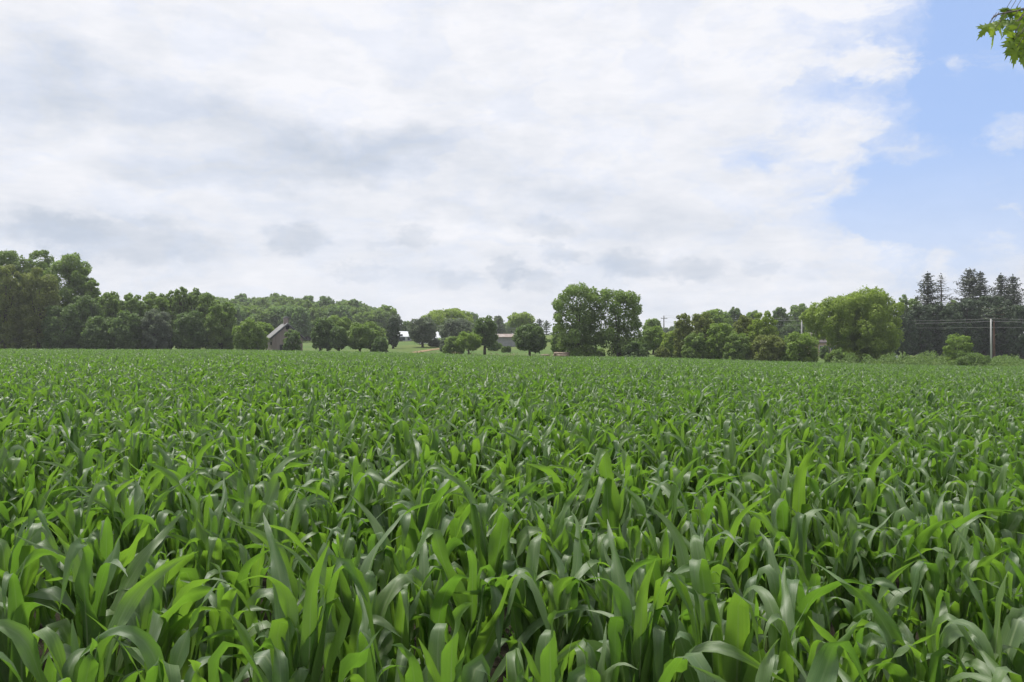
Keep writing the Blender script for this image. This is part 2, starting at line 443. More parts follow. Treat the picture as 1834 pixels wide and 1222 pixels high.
    glow = math_n(nt, 'MULTIPLY_ADD', smap(nt, dt.outputs['Value'], .76, 1.0), GLOW, 1.0)
    gm = N(nt, 'ShaderNodeVectorMath', operation='SCALE'); nt.links.new(cl, gm.inputs[0]); nt.links.new(math_n(nt, 'MULTIPLY', glow, 1 / BG), gm.inputs[3])
    sk = N(nt, 'ShaderNodeVectorMath', operation='SCALE'); nt.links.new(sky.outputs[0], sk.inputs[0]); sk.inputs[3].default_value = SKYK
    skv = mixc(nt, .55, sk.outputs[0], (.345 / BG, .52 / BG, .93 / BG))
    nt.links.new(mixc(nt, cover, skv, gm.outputs[0]), bg.inputs['Color'])
GLOW, SKYK = 1.0, .8
make_world()
SC.view_settings.view_transform = 'Standard'; SC.view_settings.look = 'None'
SC.view_settings.exposure = 0.42; SC.view_settings.gamma = 1.0
SC.render.engine = 'CYCLES'
SC.cycles.max_bounces = 8; SC.cycles.diffuse_bounces = 4; SC.cycles.glossy_bounces = 2; SC.cycles.transmission_bounces = 4
SC.cycles.use_denoising = True
HAZE = 0.00026
def make_haze():
    m, nt, out = new_mat('haze')
    v = N(nt, 'ShaderNodeVolumePrincipled'); v.inputs['Color'].default_value = (.92, .95, 1.0, 1); v.inputs['Density'].default_value = HAZE
    v.inputs['Anisotropy'].default_value = .2
    nt.links.new(v.outputs[0], out.inputs['Volume'])
    b = MB(); b.box((0, 1530, 30), (5600, 3400, 72)); o = b.build('haze', m); tag(o, kind='stuff')
if HAZE: make_haze()

# ------------------------------------------------------------------ corn
def smooth01(x): x = np.clip(x, 0, 1); return x * x * (3 - 2 * x)

def corn_leaf(r, base, phi, th0, th1, tb, wb, L, W, twist, drift, nv=15, nu=6, fold0=.5):
    """one arching blade: returns verts, quads, uv"""
    t = np.linspace(0, 1, nv + 1)
    th = th0 + (th1 - th0) * smooth01((t - (tb - wb)) / (2 * wb)) + .10 * np.sin(t * r.uniform(4, 9) + r.uniform(0, 6))
    ph = phi + drift * t ** 1.5 + .10 * np.sin(t * r.uniform(3, 7) + r.uniform(0, 6))
    d = np.stack([np.cos(th) * np.cos(ph), np.cos(th) * np.sin(ph), np.sin(th)], -1)
    n = np.stack([-np.sin(th) * np.cos(ph), -np.sin(th) * np.sin(ph), np.cos(th)], -1)
    s = np.cross(d, n)
    tw = twist * smooth01((t - .25) / .75)
    ct, st = np.cos(tw)[:, None], np.sin(tw)[:, None]
    s, n = s * ct + n * st, n * ct - s * st
    step = L / nv
    p = np.concatenate([[np.zeros(3)], np.cumsum((d[1:] + d[:-1]) / 2 * step, 0)]) + np.asarray(base)
    w = W * (.5 + .5 * smooth01(t / .32)) * np.clip(1 - t ** 1.75, 0, 1) ** .95
    w = np.maximum(w, .0012)
    fold = fold0 * (1 - .75 * smooth01(t / .6))
    c = np.linspace(-1, 1, nu + 1)
    ph1, ph2, fr = r.uniform(0, 6.3), r.uniform(0, 6.3), r.uniform(11, 21)
    amp = r.uniform(.08, .30) * smooth01(t / .2) * smooth01((1.02 - t) / .3)
    V = np.empty((nv + 1, nu + 1, 3)); UV = np.empty((nv + 1, nu + 1, 2))
    for j, cj in enumerate(c):
        half = w / 2 * abs(cj)
        wave = W * amp * cj * cj * np.sin(fr * t + (ph1 if cj < 0 else ph2))
        V[:, j] = p + s * (np.sign(cj) * half * np.cos(fold))[:, None] + n * (half * np.sin(fold) * (.55 + .45 * abs(cj)) + wave)[:, None]
        UV[:, j, 0] = (cj + 1) / 2; UV[:, j, 1] = t
    i = np.arange(nv)[:, None] * (nu + 1) + np.arange(nu)[None, :]
    Q = np.stack([i, i + 1, i + nu + 2, i + nu + 1], -1).reshape(-1, 4)
    return V.reshape(-1, 3), Q, UV.reshape(-1, 2)

def corn_geo(seed, hi=True):
    r = np.random.default_rng(seed)
    Vs, Qs, UVs, T = [], [], [], []
    off = 0
    phi0 = r.uniform(0, 2 * pi)
    nl = int(r.integers(8, 11))
    Hs = r.uniform(.53, .63)
    nv, nu = (18, 6) if hi else (9, 2)
    for k in range(nl):
        f = k / (nl - 1)
        h = .10 + (Hs - .10) * f ** .85
        phi = phi0 + pi * (k % 2) + r.normal(0, .45)
        L = (.41 + .38 * sin(pi * min(1, .18 + .72 * f))) * r.uniform(.85, 1.12)
        W = (.057 + .032 * sin(pi * min(1, .2 + .65 * f))) * r.uniform(.9, 1.15)
        th0 = radians(r.uniform(64, 80) + 8 * f)
        q_ = r.random()
        if q_ < .46:      # sharply folded over, the tip hanging
            th1 = radians(r.uniform(-105, -60)); wb = r.uniform(.035, .10)
        elif q_ < .76:
            th1 = radians(r.uniform(-90, -25)); wb = r.uniform(.10, .26)
        else:
            th1 = radians(r.uniform(-5, 50)); wb = r.uniform(.25, .4)
        tb = r.uniform(.44, .70) + .10 * f
        tw = r.normal(0, 1.15)
        V, Q, U = corn_leaf(r, (0, 0, h), phi, th0, th1, tb, wb, L, W, tw, r.normal(0, .75), nv, nu)
        Vs.append(V); Qs.append(Q + off); UVs.append(U); T += [r.random()] * len(Q); off += len(V)
    for k in range(3):     # upright leaves of the whorl
        phi = phi0 + k * 2.4 + r.normal(0, .3)
        bent = r.random() < .45
        V, Q, U = corn_leaf(r, (0, 0, Hs - .06 + .02 * k), phi, radians(r.uniform(78, 88)), radians(r.uniform(-60, 10) if bent else r.uniform(55, 82)), r.uniform(.6, .8), .2,
                            r.uniform(.30, .48), r.uniform(.045, .072), r.normal(0, .8), r.normal(0, .4), nv, nu, fold0=.9)
        Vs.append(V); Qs.append(Q + off); UVs.append(U); T += [r.random()] * len(Q); off += len(V)
    sm = MB()
    lean = r.normal(0, .02, 2)
    sm.tube([(0, 0, -.03), (lean[0] * .3, lean[1] * .3, .25), (lean[0], lean[1], Hs)], [.014, .013, .008], 7 if hi else 4, cap=False)
    return np.concatenate(Vs), np.concatenate(Qs), np.concatenate(UVs), np.array(T), sm

NVAR_HI, NVAR_LO = 26, 20
hi_meshes = []
for i in range(NVAR_HI):
    V, Q, U, T, sm = corn_geo(100 + i, True)
    fm = np_mesh('foliage', V, Q, True, {'tint': T}, U); fm.materials.append(M['corn_leaf'])
    st = sm.mesh('stalk', True); st.materials.append(M['corn_stalk'])
    hi_meshes.append((fm, st))
stuff_col = bpy.data.collections.new('corn_kinds')          # source meshes for the far crop
def joined(seed, hi, name):
    V, Q, U, T, sm = corn_geo(seed, hi)
    sv = np.array(sm.V); sq = np.array(sm.Fs) + len(V)
    me = np_mesh(name, np.concatenate([V, sv]), np.concatenate([Q, sq]), True, {'tint': np.concatenate([T, np.zeros(len(sq))])},
                 np.concatenate([U, np.full((len(sv), 2), .25)]), np.concatenate([np.zeros(len(Q)), np.ones(len(sq))]))
    me.materials.append(M['corn_leaf']); me.materials.append(M['corn_stalk'])
    return me
for i in range(16):
    stuff_col.objects.link(bpy.data.objects.new('kind_a%02d' % i, joined(300 + i, True, 'corn_plant_mid')))
for i in range(12):
    stuff_col.objects.link(bpy.data.objects.new('kind_b%02d' % i, joined(500 + i, False, 'corn_plant_far')))

# plant positions: rows run nearly parallel to the view's left-right, tilted a little
def corn_points():
    pts = []
    ang = radians(13); ca, sa = cos(ang), sin(ang)
    row, sp = .72, .145
    nrow = int(260 / row)
    for k in range(-120, nrow):
        v = 1.1 + k * row
        us = np.arange(-150, 150, sp) + rng.uniform(0, sp)
        us = us + rng.normal(0, .035, len(us))
        vs = v + rng.normal(0, .035, len(us))
        X = us * ca - vs * sa; Y = us * sa + vs * ca
        ok = (Y > 1.95) & (np.abs(X) < .70 * Y + 3.0)
        X, Y = X[ok], Y[ok]
        if len(X) == 0: continue
        ok = Y < D_of(X / Y) - .6 + 0.4 * np.sin(X * .7)
        pts.append(np.stack([X[ok], Y[ok]], -1))
    return np.concatenate(pts)
CP = corn_points()
CP = CP[rng.random(len(CP)) > .03]
R = np.hypot(CP[:, 0], CP[:, 1])
in_view = np.abs(CP[:, 0]) < .64 * CP[:, 1] + .25
order = np.argsort(np.where(in_view, R, R + 1e4))
near = order[:300]; rest = order[300:]

corn_label = 'young green corn plant with arching blade leaves in the foremost rows of the field'
src = {}
for n_, i in enumerate(near):
    x, y = CP[i]; vi = int(rng.integers(NVAR_HI))
    if vi not in src:
        root = empty('corn_plant', (0, 0, 0)); tag(root, corn_label, 'corn plant', 'corn plants in the front rows')
        fo = obj('foliage', hi_meshes[vi][0], None, root); stk = obj('stalk', hi_meshes[vi][1], None, root)
        src[vi] = (root, fo, stk)
    else:
        r0, f0, s0 = src[vi]
        root = r0.copy(); COL.objects.link(root)
        for ch in (f0, s0):
            c = ch.copy(); COL.objects.link(c); c.parent = root
    root.location = (x, y, gz(x, y))
    root.rotation_euler = (rng.normal(0, .06), rng.normal(0, .06), rng.uniform(0, 2 * pi))
    s = float(np.clip(rng.normal(1.0, .085), .78, 1.2)); root.scale = (s, s, s * float(rng.uniform(.95, 1.06)))

def gn_scatter(name, pts, rot, scl, idx, coll):
    me = bpy.data.meshes.new(name); me.vertices.add(len(pts)); me.vertices.foreach_set('co', np.asarray(pts, np.float32).ravel())
    a = me.attributes.new('rot', 'FLOAT_VECTOR', 'POINT'); a.data.foreach_set('vector', np.asarray(rot, np.float32).ravel())
    a = me.attributes.new('scl', 'FLOAT_VECTOR', 'POINT'); a.data.foreach_set('vector', np.asarray(scl, np.float32).ravel())
    a = me.attributes.new('kidx', 'INT', 'POINT'); a.data.foreach_set('value', np.asarray(idx, np.int32))
    o = obj(name, me)
    ng = bpy.data.node_groups.new(name, 'GeometryNodeTree')
    ng.interface.new_socket('Geometry', in_out='INPUT', socket_type='NodeSocketGeometry')
    ng.interface.new_socket('Geometry', in_out='OUTPUT', socket_type='NodeSocketGeometry')
    gi = ng.nodes.new('NodeGroupInput'); go = ng.nodes.new('NodeGroupOutput')
    ip = ng.nodes.new('GeometryNodeInstanceOnPoints'); ci = ng.nodes.new('GeometryNodeCollectionInfo')
    ci.inputs['Collection'].default_value = coll; ci.inputs['Separate Children'].default_value = True; ci.inputs['Reset Children'].default_value = True
    ip.inputs['Pick Instance'].default_value = True
    def na(nm, t):
        n = ng.nodes.new('GeometryNodeInputNamedAttribute'); n.data_type = t; n.inputs['Name'].default_value = nm; return n.outputs[0]
    L = ng.links.new
    L(gi.outputs[0], ip.inputs['Points']); L(ci.outputs[0], ip.inputs['Instance'])
    L(na('kidx', 'INT'), ip.inputs['Instance Index'])
    e2r = ng.nodes.new('FunctionNodeEulerToRotation'); L(na('rot', 'FLOAT_VECTOR'), e2r.inputs[0]); L(e2r.outputs[0], ip.inputs['Rotation'])
    L(na('scl', 'FLOAT_VECTOR'), ip.inputs['Scale'])
    L(ip.outputs[0], go.inputs[0])
    md = o.modifiers.new('scatter', 'NODES'); md.node_group = ng
    return o

rp = CP[rest]; rr = R[rest]; nr = len(rp)
pz = ground(rp[:, 0], rp[:, 1])
big = rng.normal(0, .05, nr) + .05 * np.sin(rp[:, 0] * .21 + 1.3 * np.sin(rp[:, 1] * .13)) + .03 * np.sin(rp[:, 1] * .35)
sc_ = np.clip(1 + rng.normal(0, .085, nr) + .4 * big, .75, 1.22)
idx = np.where(rr < 26, rng.integers(0, 16, nr), 16 + rng.integers(0, 12, nr))
o = gn_scatter('corn_crop', np.column_stack([rp, pz]), np.column_stack([rng.normal(0, .06, nr), rng.normal(0, .06, nr), rng.uniform(0, 6.283, nr)]),
               np.column_stack([sc_, sc_, sc_ * rng.uniform(.95, 1.06, nr)]), idx, stuff_col)
tag(o, 'dense green corn crop filling the field behind the foremost rows up to the trees', 'corn crop', kind='stuff')

# ------------------------------------------------------------------ trees
def leaf_quads(P, Nrm, size, r, droop=0.0):
    """irregular quads at P facing Nrm"""
    n = len(P)
    Nn = Nrm / (np.linalg.norm(Nrm, axis=1, keepdims=True) + 1e-9)
    a = r.normal(size=(n, 3)); a -= (a * Nn).sum(1, keepdims=True) * Nn; a /= (np.linalg.norm(a, axis=1, keepdims=True) + 1e-9)
    b = np.cross(Nn, a)
    sz = size * r.uniform(.55, 1.35, (n, 1)); asp = r.uniform(.6, 1.0, (n, 1))
    k = r.uniform(.7, 1.05, (4, n, 1))
    bend = Nn * sz * r.uniform(-.25, .1, (n, 1))
    V = np.stack([P + a * sz * k[0] * .5 + bend, P + b * sz * asp * k[1] * .5, P - a * sz * k[2] * .5 + bend, P - b * sz * asp * k[3] * .5], 1).reshape(-1, 3)
    Q = np.arange(n * 4).reshape(n, 4)
    return V, Q

def lobes_auto(r, Hb, Ht, Rw, kind, n=None):
    """clumps covering a crown from Hb to Ht with half-width Rw (local coordinates)"""
    Hc = Ht - Hb
    mid, e_up, e_dn, taper = {'round': (.46, .85, .85, 0), 'dome': (.36, .80, .55, 0), 'hedge': (.34, .72, .35, 0),
                              'tall': (.48, .80, .75, .12), 'vase': (.62, .75, 1.2, -.1), 'cone': (.2, 1.2, .5, .3)}[kind]
    asp = Hc / (2 * Rw)
    n = n or int(np.clip(20 + 13 * asp, 22, 46))
    Lb = []
    for i in range(n):
        sz = -.97 + 1.95 * (i + .5 + r.uniform(-.3, .3)) / n
        sz = max(-.97, min(1.0, sz)); cz = sqrt(max(0, 1 - sz * sz))
        ang = i * 2.39996 + r.uniform(-.35, .35)
        lr = Rw * r.uniform(.22, .37) * (1.0 if asp < 1.2 else .9)
        lz = min(lr * r.uniform(.75, 1.05), Hc * .22)
        cr = cz ** (e_up if sz > 0 else e_dn)
        rr = max(0, Rw - lr) * cr * r.uniform(.86, 1.08) * (1 - taper * sz)
        hz = (1 - mid) * Hc - lz if sz > 0 else mid * Hc - lz * .6
        z = Hb + mid * Hc + hz * sz * r.uniform(.92, 1.03)
        Lb.append((rr * cos(ang), rr * sin(ang), z, lr, lz))
    Lb.append((0, 0, Hb + Hc * .48, Rw * .66, Hc * .37))      # inner mass so the crown is not hollow
    return Lb

def crown_mesh(r, lobes, leaf, dens=1.0, gap=0.0, up=.35):
    C = np.array([l[:3] for l in lobes]); RR = np.array([[l[3], l[3], l[4]] for l in lobes])
    Ps, Ns = [], []
    for i in range(len(lobes)):
        area = 4 * pi * RR[i, 0] * (RR[i, 0] + RR[i, 2]) / 2
        n = int(dens * 3.1 * area / (leaf * leaf * .62)) + 12
        d = r.normal(size=(n, 3)); d /= np.linalg.norm(d, axis=1, keepdims=True)
        # knobbly sub-clumps on every clump
        kd = r.normal(size=(11, 3)); kd /= np.linalg.norm(kd, axis=1, keepdims=True)
        bump = np.max(np.clip((d @ kd.T - .60) / .40, 0, 1) ** 1.2, 1)
        rad = (1 - np.abs(r.normal(0, .13, n))) * (.68 + .46 * bump) + np.where(r.random(n) < .12, -r.uniform(0, .6, n), 0) + np.where(r.random(n) < .10, r.uniform(0, .28, n), 0)
        P = C[i] + d * RR[i] * rad[:, None]
        keep = np.ones(n, bool)
        for j in range(len(lobes)):
            if j != i:
                q = (P - C[j]) / RR[j]
                keep &= ((q ** 2).sum(1) > .40) | (r.random(n) < .10)
        if gap:
            keep &= ~((bump < .30) & (r.random(n) < gap))
        P, d = P[keep], d[keep]
        Ps.append(P); Ns.append(d * .5 + np.array((0, 0, up)) + r.normal(0, .48, P.shape))
    P = np.concatenate(Ps); Nn = np.concatenate(Ns)
    ok = P[:, 2] > .12
    P, Nn = P[ok], Nn[ok]
    V, Q = leaf_quads(P, Nn, leaf, r)
    return np_mesh('crown', V, Q, False, {'tint': r.random(len(Q))})

def trunk_mb(r, lobes, H, Hb, base_r, stems=1, spread=0.0):
    mb = MB()
    tops = sorted(lobes, key=lambda l: -l[3])[:10]
    for s in range(stems):
        ox = (s - (stems - 1) / 2) * spread
        fork = Hb + (H - Hb) * .22
        bx = ox * 1.0
        mb.tube([(bx, 0, -.3), (bx + r.normal(0, .04), r.normal(0, .04), fork * .5), (bx * .9 + r.normal(0, .08), r.normal(0, .08), fork), (bx * .5, 0, Hb + (H - Hb) * .72)],
                [base_r * 1.35, base_r, base_r * .8, base_r * .25], 8)
        for l in tops[s::stems]:
            c = np.array(l[:3]); z0 = max(fork * .75, min(c[2] - .6, Hb + (H - Hb) * .5)); st = np.array((bx * .85, 0, z0 * .8))
            mid = st * .45 + c * .55 + np.array((0, 0, -.1 * (H - Hb)))
            mb.tube([st, mid, c], [base_r * .5, base_r * .34, base_r * .1], 5)
    return mb

def tree(name, px, hw, top, Y, kind, mat, label, clear=0.0, cat='tree', group=None, leaf=None, dens=1.0, gap=0.42, stems=1, manual=None, n=None, seed=None):
    """a tree standing Y metres ahead at photo column px; clear = bare trunk height in metres"""
    r = np.random.default_rng(seed if seed else abs(hash((int(px), int(top), int(hw)))) % 100000)
    x = (px - CX) / F * Y; g = gz(x, Y)
    Ht = CAMZ + (HOR - top) / F * Y - g
    Rw = hw / F * Y
    if group and group.startswith('trees along the left'): clear *= .4
    if Ht < clear + .8: print('LOW', name, px, top, Ht)
    Ht = max(Ht, clear + .8)
    leaf = leaf or .0021 * Y + .06
    root = empty(name, (x, Y, g), 0)
    if manual:
        lobes = []
        for (lx, ly, lr, dy) in manual:
            mx, my = (lx - px) / F * Y, 0
            zz = CAMZ + (HOR - ly) / F * Y - g; kk = lr / F * Y
            lobes.append((mx, dy / F * Y, zz, kk, kk * .92))
            for sgn in (-1, 1):
                if gap > .55 and r.random() < .6: continue
                lobes.append((mx + r.normal(0, .25) * kk, sgn * Rw * r.uniform(.35, .62) + dy / F * Y, min(zz - kk * r.uniform(.1, .45), Ht - kk), kk * r.uniform(.75, 1.0), kk * r.uniform(.7, .9)))
    else:
        lobes = lobes_auto(r, clear, Ht, Rw, kind, n)
    cm = crown_mesh(r, lobes, leaf, dens, gap)
    obj('crown', cm, M[mat], root)
    br = max(.07, min(.42, .028 * Ht + .008 * Rw))
    if Ht > 2.2 or clear > .5:
        trunk_mb(r, lobes, Ht, clear, br, stems, Rw * .5).build('trunk', M['bark'], root, True)
    else:
        mb = MB()
        for k in range(5):
            a = k * 1.26 + r.uniform(-.3, .3)
            mb.tube([(0.06 * cos(a), .06 * sin(a), -.1), (Rw * .35 * cos(a), Rw * .35 * sin(a), Ht * .55)], [.04, .012], 5)
        mb.build('stem', M['bark'], root, True)
    tag(root, label, cat, group)
    return root

SPR = .32
def spruce(px, hw, top, Y, mat, label, bare=0.0, name='spruce_tree', dens=1.0, trunk='bark', crown_from=0.05, group=None, up_tips=.25, leaf=.42, step=.62, cat='conifer'):
    r = np.random.default_rng(int(px * 7 + top))
    x = (px - CX) / F * Y; g = gz(x, Y)
    H = CAMZ + (HOR - top) / F * Y - g; Rw = hw / F * Y * 1.2
    root = empty(name, (x, Y, g))
    tm = MB(); br = .018 * H + .04
    tm.tube([(0, 0, -.3), (0, 0, H * .35), (r.normal(0, .05), r.normal(0, .05), H * .97)], [br * 1.3, br, .03], 8)
    Ps, Ns = [], []
    z = H * crown_from + .3
    while z < H - .25:
        f = (z - H * crown_from) / (H * (1 - crown_from))
        Lm = Rw * min(1.0, (1 - f) / SPR) ** .8 + .15
        nb = int(r.integers(5, 8)); Lm *= r.uniform(.62, 1.15)
        a0 = r.uniform(0, 6.28)
        for k in range(nb):
            a = a0 + k * 2 * pi / nb + r.normal(0, .2); L = Lm * r.uniform(.5, 1.15)
            dz0 = -.10 - .18 * (1 - f); 
            m = max(3, int(L / .28))
            t = np.linspace(.12, 1, m)
            bx = t * L * cos(a); by = t * L * sin(a); bz = z + L * (dz0 * t + (up_tips - dz0 * .3) * t ** 3)
            if L > .8:
                tm.tube([(0, 0, z), (bx[m // 2], by[m // 2], bz[m // 2]), (bx[-1], by[-1], bz[-1])], [.05, .03, .012], 4, cap=False)
            if bare and r.random() < bare: continue
            for q in range(m):
                c = int(4 * dens + .5)
                wd = .24 * L * (1 - .55 * t[q]) + .10
                pp = np.array((bx[q], by[q], bz[q])) + np.stack([-sin(a) * r.normal(0, wd, c), cos(a) * r.normal(0, wd, c), r.normal(-.06, .09, c)], -1)
                Ps.append(pp); Ns.append(np.tile((0.45 * cos(a), .45 * sin(a), .8), (c, 1)) + r.normal(0, .35, (c, 3)))
        z += step * r.uniform(.75, 1.2) * (.6 + .5 * (1 - f))
    tt = np.linspace(0, 1, 8)[:, None]
    Ps.append(np.array((0, 0, H - .7)) + tt * np.array((0, 0, .7)) + r.normal(0, .06, (8, 3))); Ns.append(r.normal(size=(8, 3)))
    P = np.concatenate(Ps); Nn = np.concatenate(Ns)
    V, Q = leaf_quads(P, Nn, leaf, r)
    obj('crown', np_mesh('crown', V, Q, False, {'tint': r.random(len(Q))}), M[mat], root)
    tm.build('trunk', M[trunk], root, True)
    tag(root, label, cat, group)
    return root

def E(px, off): return float(np.interp(px, EK, ED)) + off      # off metres beyond the corn's edge

# --- left group
LG = 'trees along the left edge of the corn'
tree('broadleaf_tree', 10, 32, 464, E(10, 5), 'hedge', 'f_olive', 'olive-green tree cut by the left edge of the photo, foliage down to the corn', group=LG)
tree('broadleaf_tree', 70, 40, 477, E(70, 7), 'hedge', 'f_olive', 'broad olive tree, foliage to the ground, in front of the tallest trees at far left', group=LG)
tree('broadleaf_tree', 14, 40, 442, E(14, 24), 'tall', 'f_mid', 'tall tree at the left photo edge rising behind the olive trees', 3, group=LG, gap=.4)
tree('broadleaf_tree', 68, 36, 441, E(66, 26), 'round', 'f_mid', 'tall tree with a ragged top behind the broad olive tree', 3, group=LG, gap=.5)
tree('broadleaf_tree', 122, 50, 449, E(122, 20), 'round', 'f_mid', 'tallest round-crowned tree of the left group, its right side sloping to lower trees', 4, group=LG, gap=.4)
tree('broadleaf_tree', 162, 22, 494, E(162, 18), 'round', 'f_mid', 'smaller tree stepping down at the right flank of the tallest left tree', 3, group=LG, gap=.4)
tree('broadleaf_tree', 112, 38, 540, E(112, 5), 'hedge', 'f_dark', 'dark low tree beneath the tallest round crown of the left group', group=LG)
tree('broadleaf_tree', 152, 34, 524, E(152, 8), 'dome', 'f_dark', 'dark green tree under the stepped-down crown, just left of the even row', 1, group=LG)
tree('broadleaf_tree', 196, 27, 517, E(196, 14), 'round', 'f_mid', 'first tree of the even row right of the tall left group', 2, group=LG)
tree('broadleaf_tree', 236, 27, 523, E(236, 13), 'round', 'f_mid', 'slightly lower rounded tree in the middle of the even left row', 2, group=LG)
tree('broadleaf_tree', 277, 29, 518, E(277, 14), 'round', 'f_mid', 'rounded tree of the left row just left of the narrow upright crowns', 2, group=LG)
tree('broadleaf_tree', 304, 13, 519, E(304, 18), 'tall', 'f_mid', 'thin tree squeezed between a rounded tree and the tall narrow crown', 2, group=LG, gap=.3)
tree('broadleaf_tree', 324, 15, 511, E(324, 16), 'vase', 'f_mid', 'narrow upright tree, the highest top right of the tall left group', 4, group=LG, gap=.4)
tree('broadleaf_tree', 348, 17, 514, E(348, 17), 'tall', 'f_mid', 'upright feathery tree just right of the narrow highest top', 4, group=LG, gap=.4)
tree('broadleaf_tree', 370, 20, 521, E(370, 15), 'round', 'f_mid', 'upright tree ending the feathery tops above the dark left trees', 3, group=LG, gap=.4)
tree('broadleaf_tree', 396, 32, 535, E(396, 8), 'dome', 'f_mid', 'full mid-green tree left of the bright round tree by the barn', .8, group=LG)
tree('broadleaf_tree', 178, 36, 562, E(178, 5), 'hedge', 'f_dark', 'dark low tree in front of the first tree of the even row', .6, group=LG)
tree('broadleaf_tree', 232, 34, 556, E(232, 4), 'dome', 'f_dark', 'dark low spreading tree in front of the middle of the even row', 1.2, group=LG)
tree('broadleaf_tree', 281, 32, 550, E(281, 4), 'dome', 'f_grey', 'grey-green tree in front of the left row, paler than its neighbours', 1.0, group=LG)
tree('broadleaf_tree', 340, 32, 553, E(340, 5), 'dome', 'f_dark', 'dark grey-green tree with a visible trunk below the feathery tops', 1.4, group=LG, stems=2)
tree('broadleaf_tree', 448, 33, 569, E(448, 4), 'dome', 'f_light', 'bright yellow-green round tree left of the weathered barn', .4)
tree('broadleaf_tree', 478, 15, 577, E(478, 22), 'round', 'f_light', 'small pale tree between the bright round tree and the barn roof', 1)
# --- centre left
tree('broadleaf_tree', 523, 19, 586, E(523, 5), 'dome', 'f_dark', 'bushy tree standing in front of the barn gable', .3, n=15)
tree('broadleaf_tree', 581, 25, 565, E(581, 6), 'dome', 'f_dark', 'dark round tree with several trunks right of the barn', 1.3, stems=2)
tree('broadleaf_tree', 607, 29, 563, E(607, 14), 'round', 'f_mid', 'taller tree rising behind the dark multi-trunk tree', 2)
tree('broadleaf_tree', 606, 19, 582, E(606, 5), 'dome', 'f_dark', 'dark low tree attached to the right of the multi-trunk tree', 1.3)
tree('broadleaf_tree', 655, 40, 575, E(655, 8), 'dome', 'f_mid', 'wide light-green tree with a short forked trunk, left of the white houses', 1.5, stems=2)
tree('shrub', 681, 16, 602, E(681, 5), 'hedge', 'f_dark', 'dark shrub under the right side of the wide light-green tree', cat='shrub')
tree('cedar_tree', 704, 12, 566, E(704, 45), 'tall', 'f_conifer', 'dark dense cedar standing left of the white house', .3, dens=1.3)
tree('broadleaf_tree', 708, 14, 562, 255, 'round', 'f_grey', 'small grey-green tree top showing behind the dark cedar', 1)
tree('broadleaf_tree', 729, 13, 574, 262, 'round', 'f_dark', 'small dark tree behind the roof of the left white house', 1)
tree('poplar_tree', 625, 8, 538, 330, 'tall', 'f_mid', 'left one of two pointed trees on the ridge of the wooded hill', 2)
tree('poplar_tree', 637, 9, 536, 332, 'tall', 'f_dark', 'right, darker one of two pointed trees on the ridge of the wooded hill', 2)
tree('broadleaf_tree', 757, 29, 567, 188, 'round', 'f_grey', 'sparse grey-green tree with a bare trunk in front of the white houses', 1.3, gap=.35, dens=.9)
tree('willow_tree', 803, 49, 551, 275, 'dome', 'f_yellow', 'huge yellow-green dome-shaped tree behind the right white house', 3)
tree('broadleaf_tree', 818, 36, 568, 200, 'dome', 'f_grey', 'grey-green tree between the yellow-green dome and the dark oval tree', 1.5)
tree('shrub', 812, 20, 600, E(812, 14), 'hedge', 'f_mid', 'bush at the left foot of the small light-green tree', cat='shrub')
tree('broadleaf_tree', 839, 27, 592, E(839, 5), 'round', 'f_light', 'small light-green tree on a thin trunk in front of the dark oval tree', 1.5, n=13)
tree('broadleaf_tree', 868, 24, 564, E(868, 9), 'dome', 'f_dark', 'dark oval tree on a straight trunk left of the grey shed', 1.9)
spruce(893, 11, 564, 262, 'f_conifer', 'dark pointed conifer behind the grey shed', name='conifer_tree')
tree('broadleaf_tree', 933, 25, 558, 255, 'round', 'f_yellow', 'yellow-green tree with gaps behind the round dark-green tree', 3, gap=.5)
tree('broadleaf_tree', 949, 31, 577, E(949, 6), 'dome', 'f_dark', 'round dark-green tree on a short clear trunk right of the grey shed', 1.5)
spruce(966, 7, 570, 258, 'f_conifer', 'small dark conifer touching the round dark-green tree on the right', name='conifer_tree')
spruce(979, 7, 574, 262, 'f_grey', 'smallest pointed conifer at the left rim of the sky gap', name='conifer_tree')
# --- two big trees
tree('broadleaf_tree', 1034, 42, 505, E(1034, 6), 'tall', 'f_mid', 'tall dense tree with rounded lobes, left one of the central pair', seed=41, gap=.75, dens=.72, manual=[
    (1040, 519, 14, 4), (1024, 520, 11, -8), (1058, 524, 14, 8), (1012, 530, 12, 0), (1040, 540, 22, -10), (1064, 533, 10, 0), (1000, 546, 11, 4), (1016, 556, 17, 10), (1052, 556, 20, 12),
    (1000, 566, 9, 0), (1034, 572, 22, -14), (1062, 578, 14, 0), (1008, 582, 12, 6), (1044, 590, 22, 10), (1020, 600, 17, -10), (1058, 602, 16, -6), (1034, 616, 20, 6), (1026, 630, 14, -12), (1052, 626, 18, 0), (1010, 612, 12, 12), (1044, 636, 10, -16)])
tree('broadleaf_tree', 1108, 42, 515, E(1108, 7), 'tall', 'f_mid', 'tall airy tree with ragged top, right one of the central pair', seed=42, gap=.72, dens=.75, manual=[
    (1086, 526, 11, 0), (1108, 530, 13, 6), (1128, 533, 13, -6), (1140, 536, 9, 4), (1078, 544, 13, 6), (1100, 550, 16, -8), (1124, 553, 17, 8), (1141, 552, 10, 0), (1074, 566, 10, 0), (1094, 573, 17, 8),
    (1120, 577, 19, -10), (1140, 578, 12, 6), (1086, 592, 16, -6), (1110, 598, 20, 10), (1134, 600, 16, -6), (1076, 604, 12, 6), (1092, 614, 17, 0), (1118, 620, 19, -10), (1138, 620, 14, 6), (1100, 632, 12, 8), (1124, 635, 12, -8)])
tree('shrub', 1001, 17, 580, E(1001, 26), 'dome', 'f_mid', 'leafy bush at the left flank of the tall dense tree', cat='shrub')
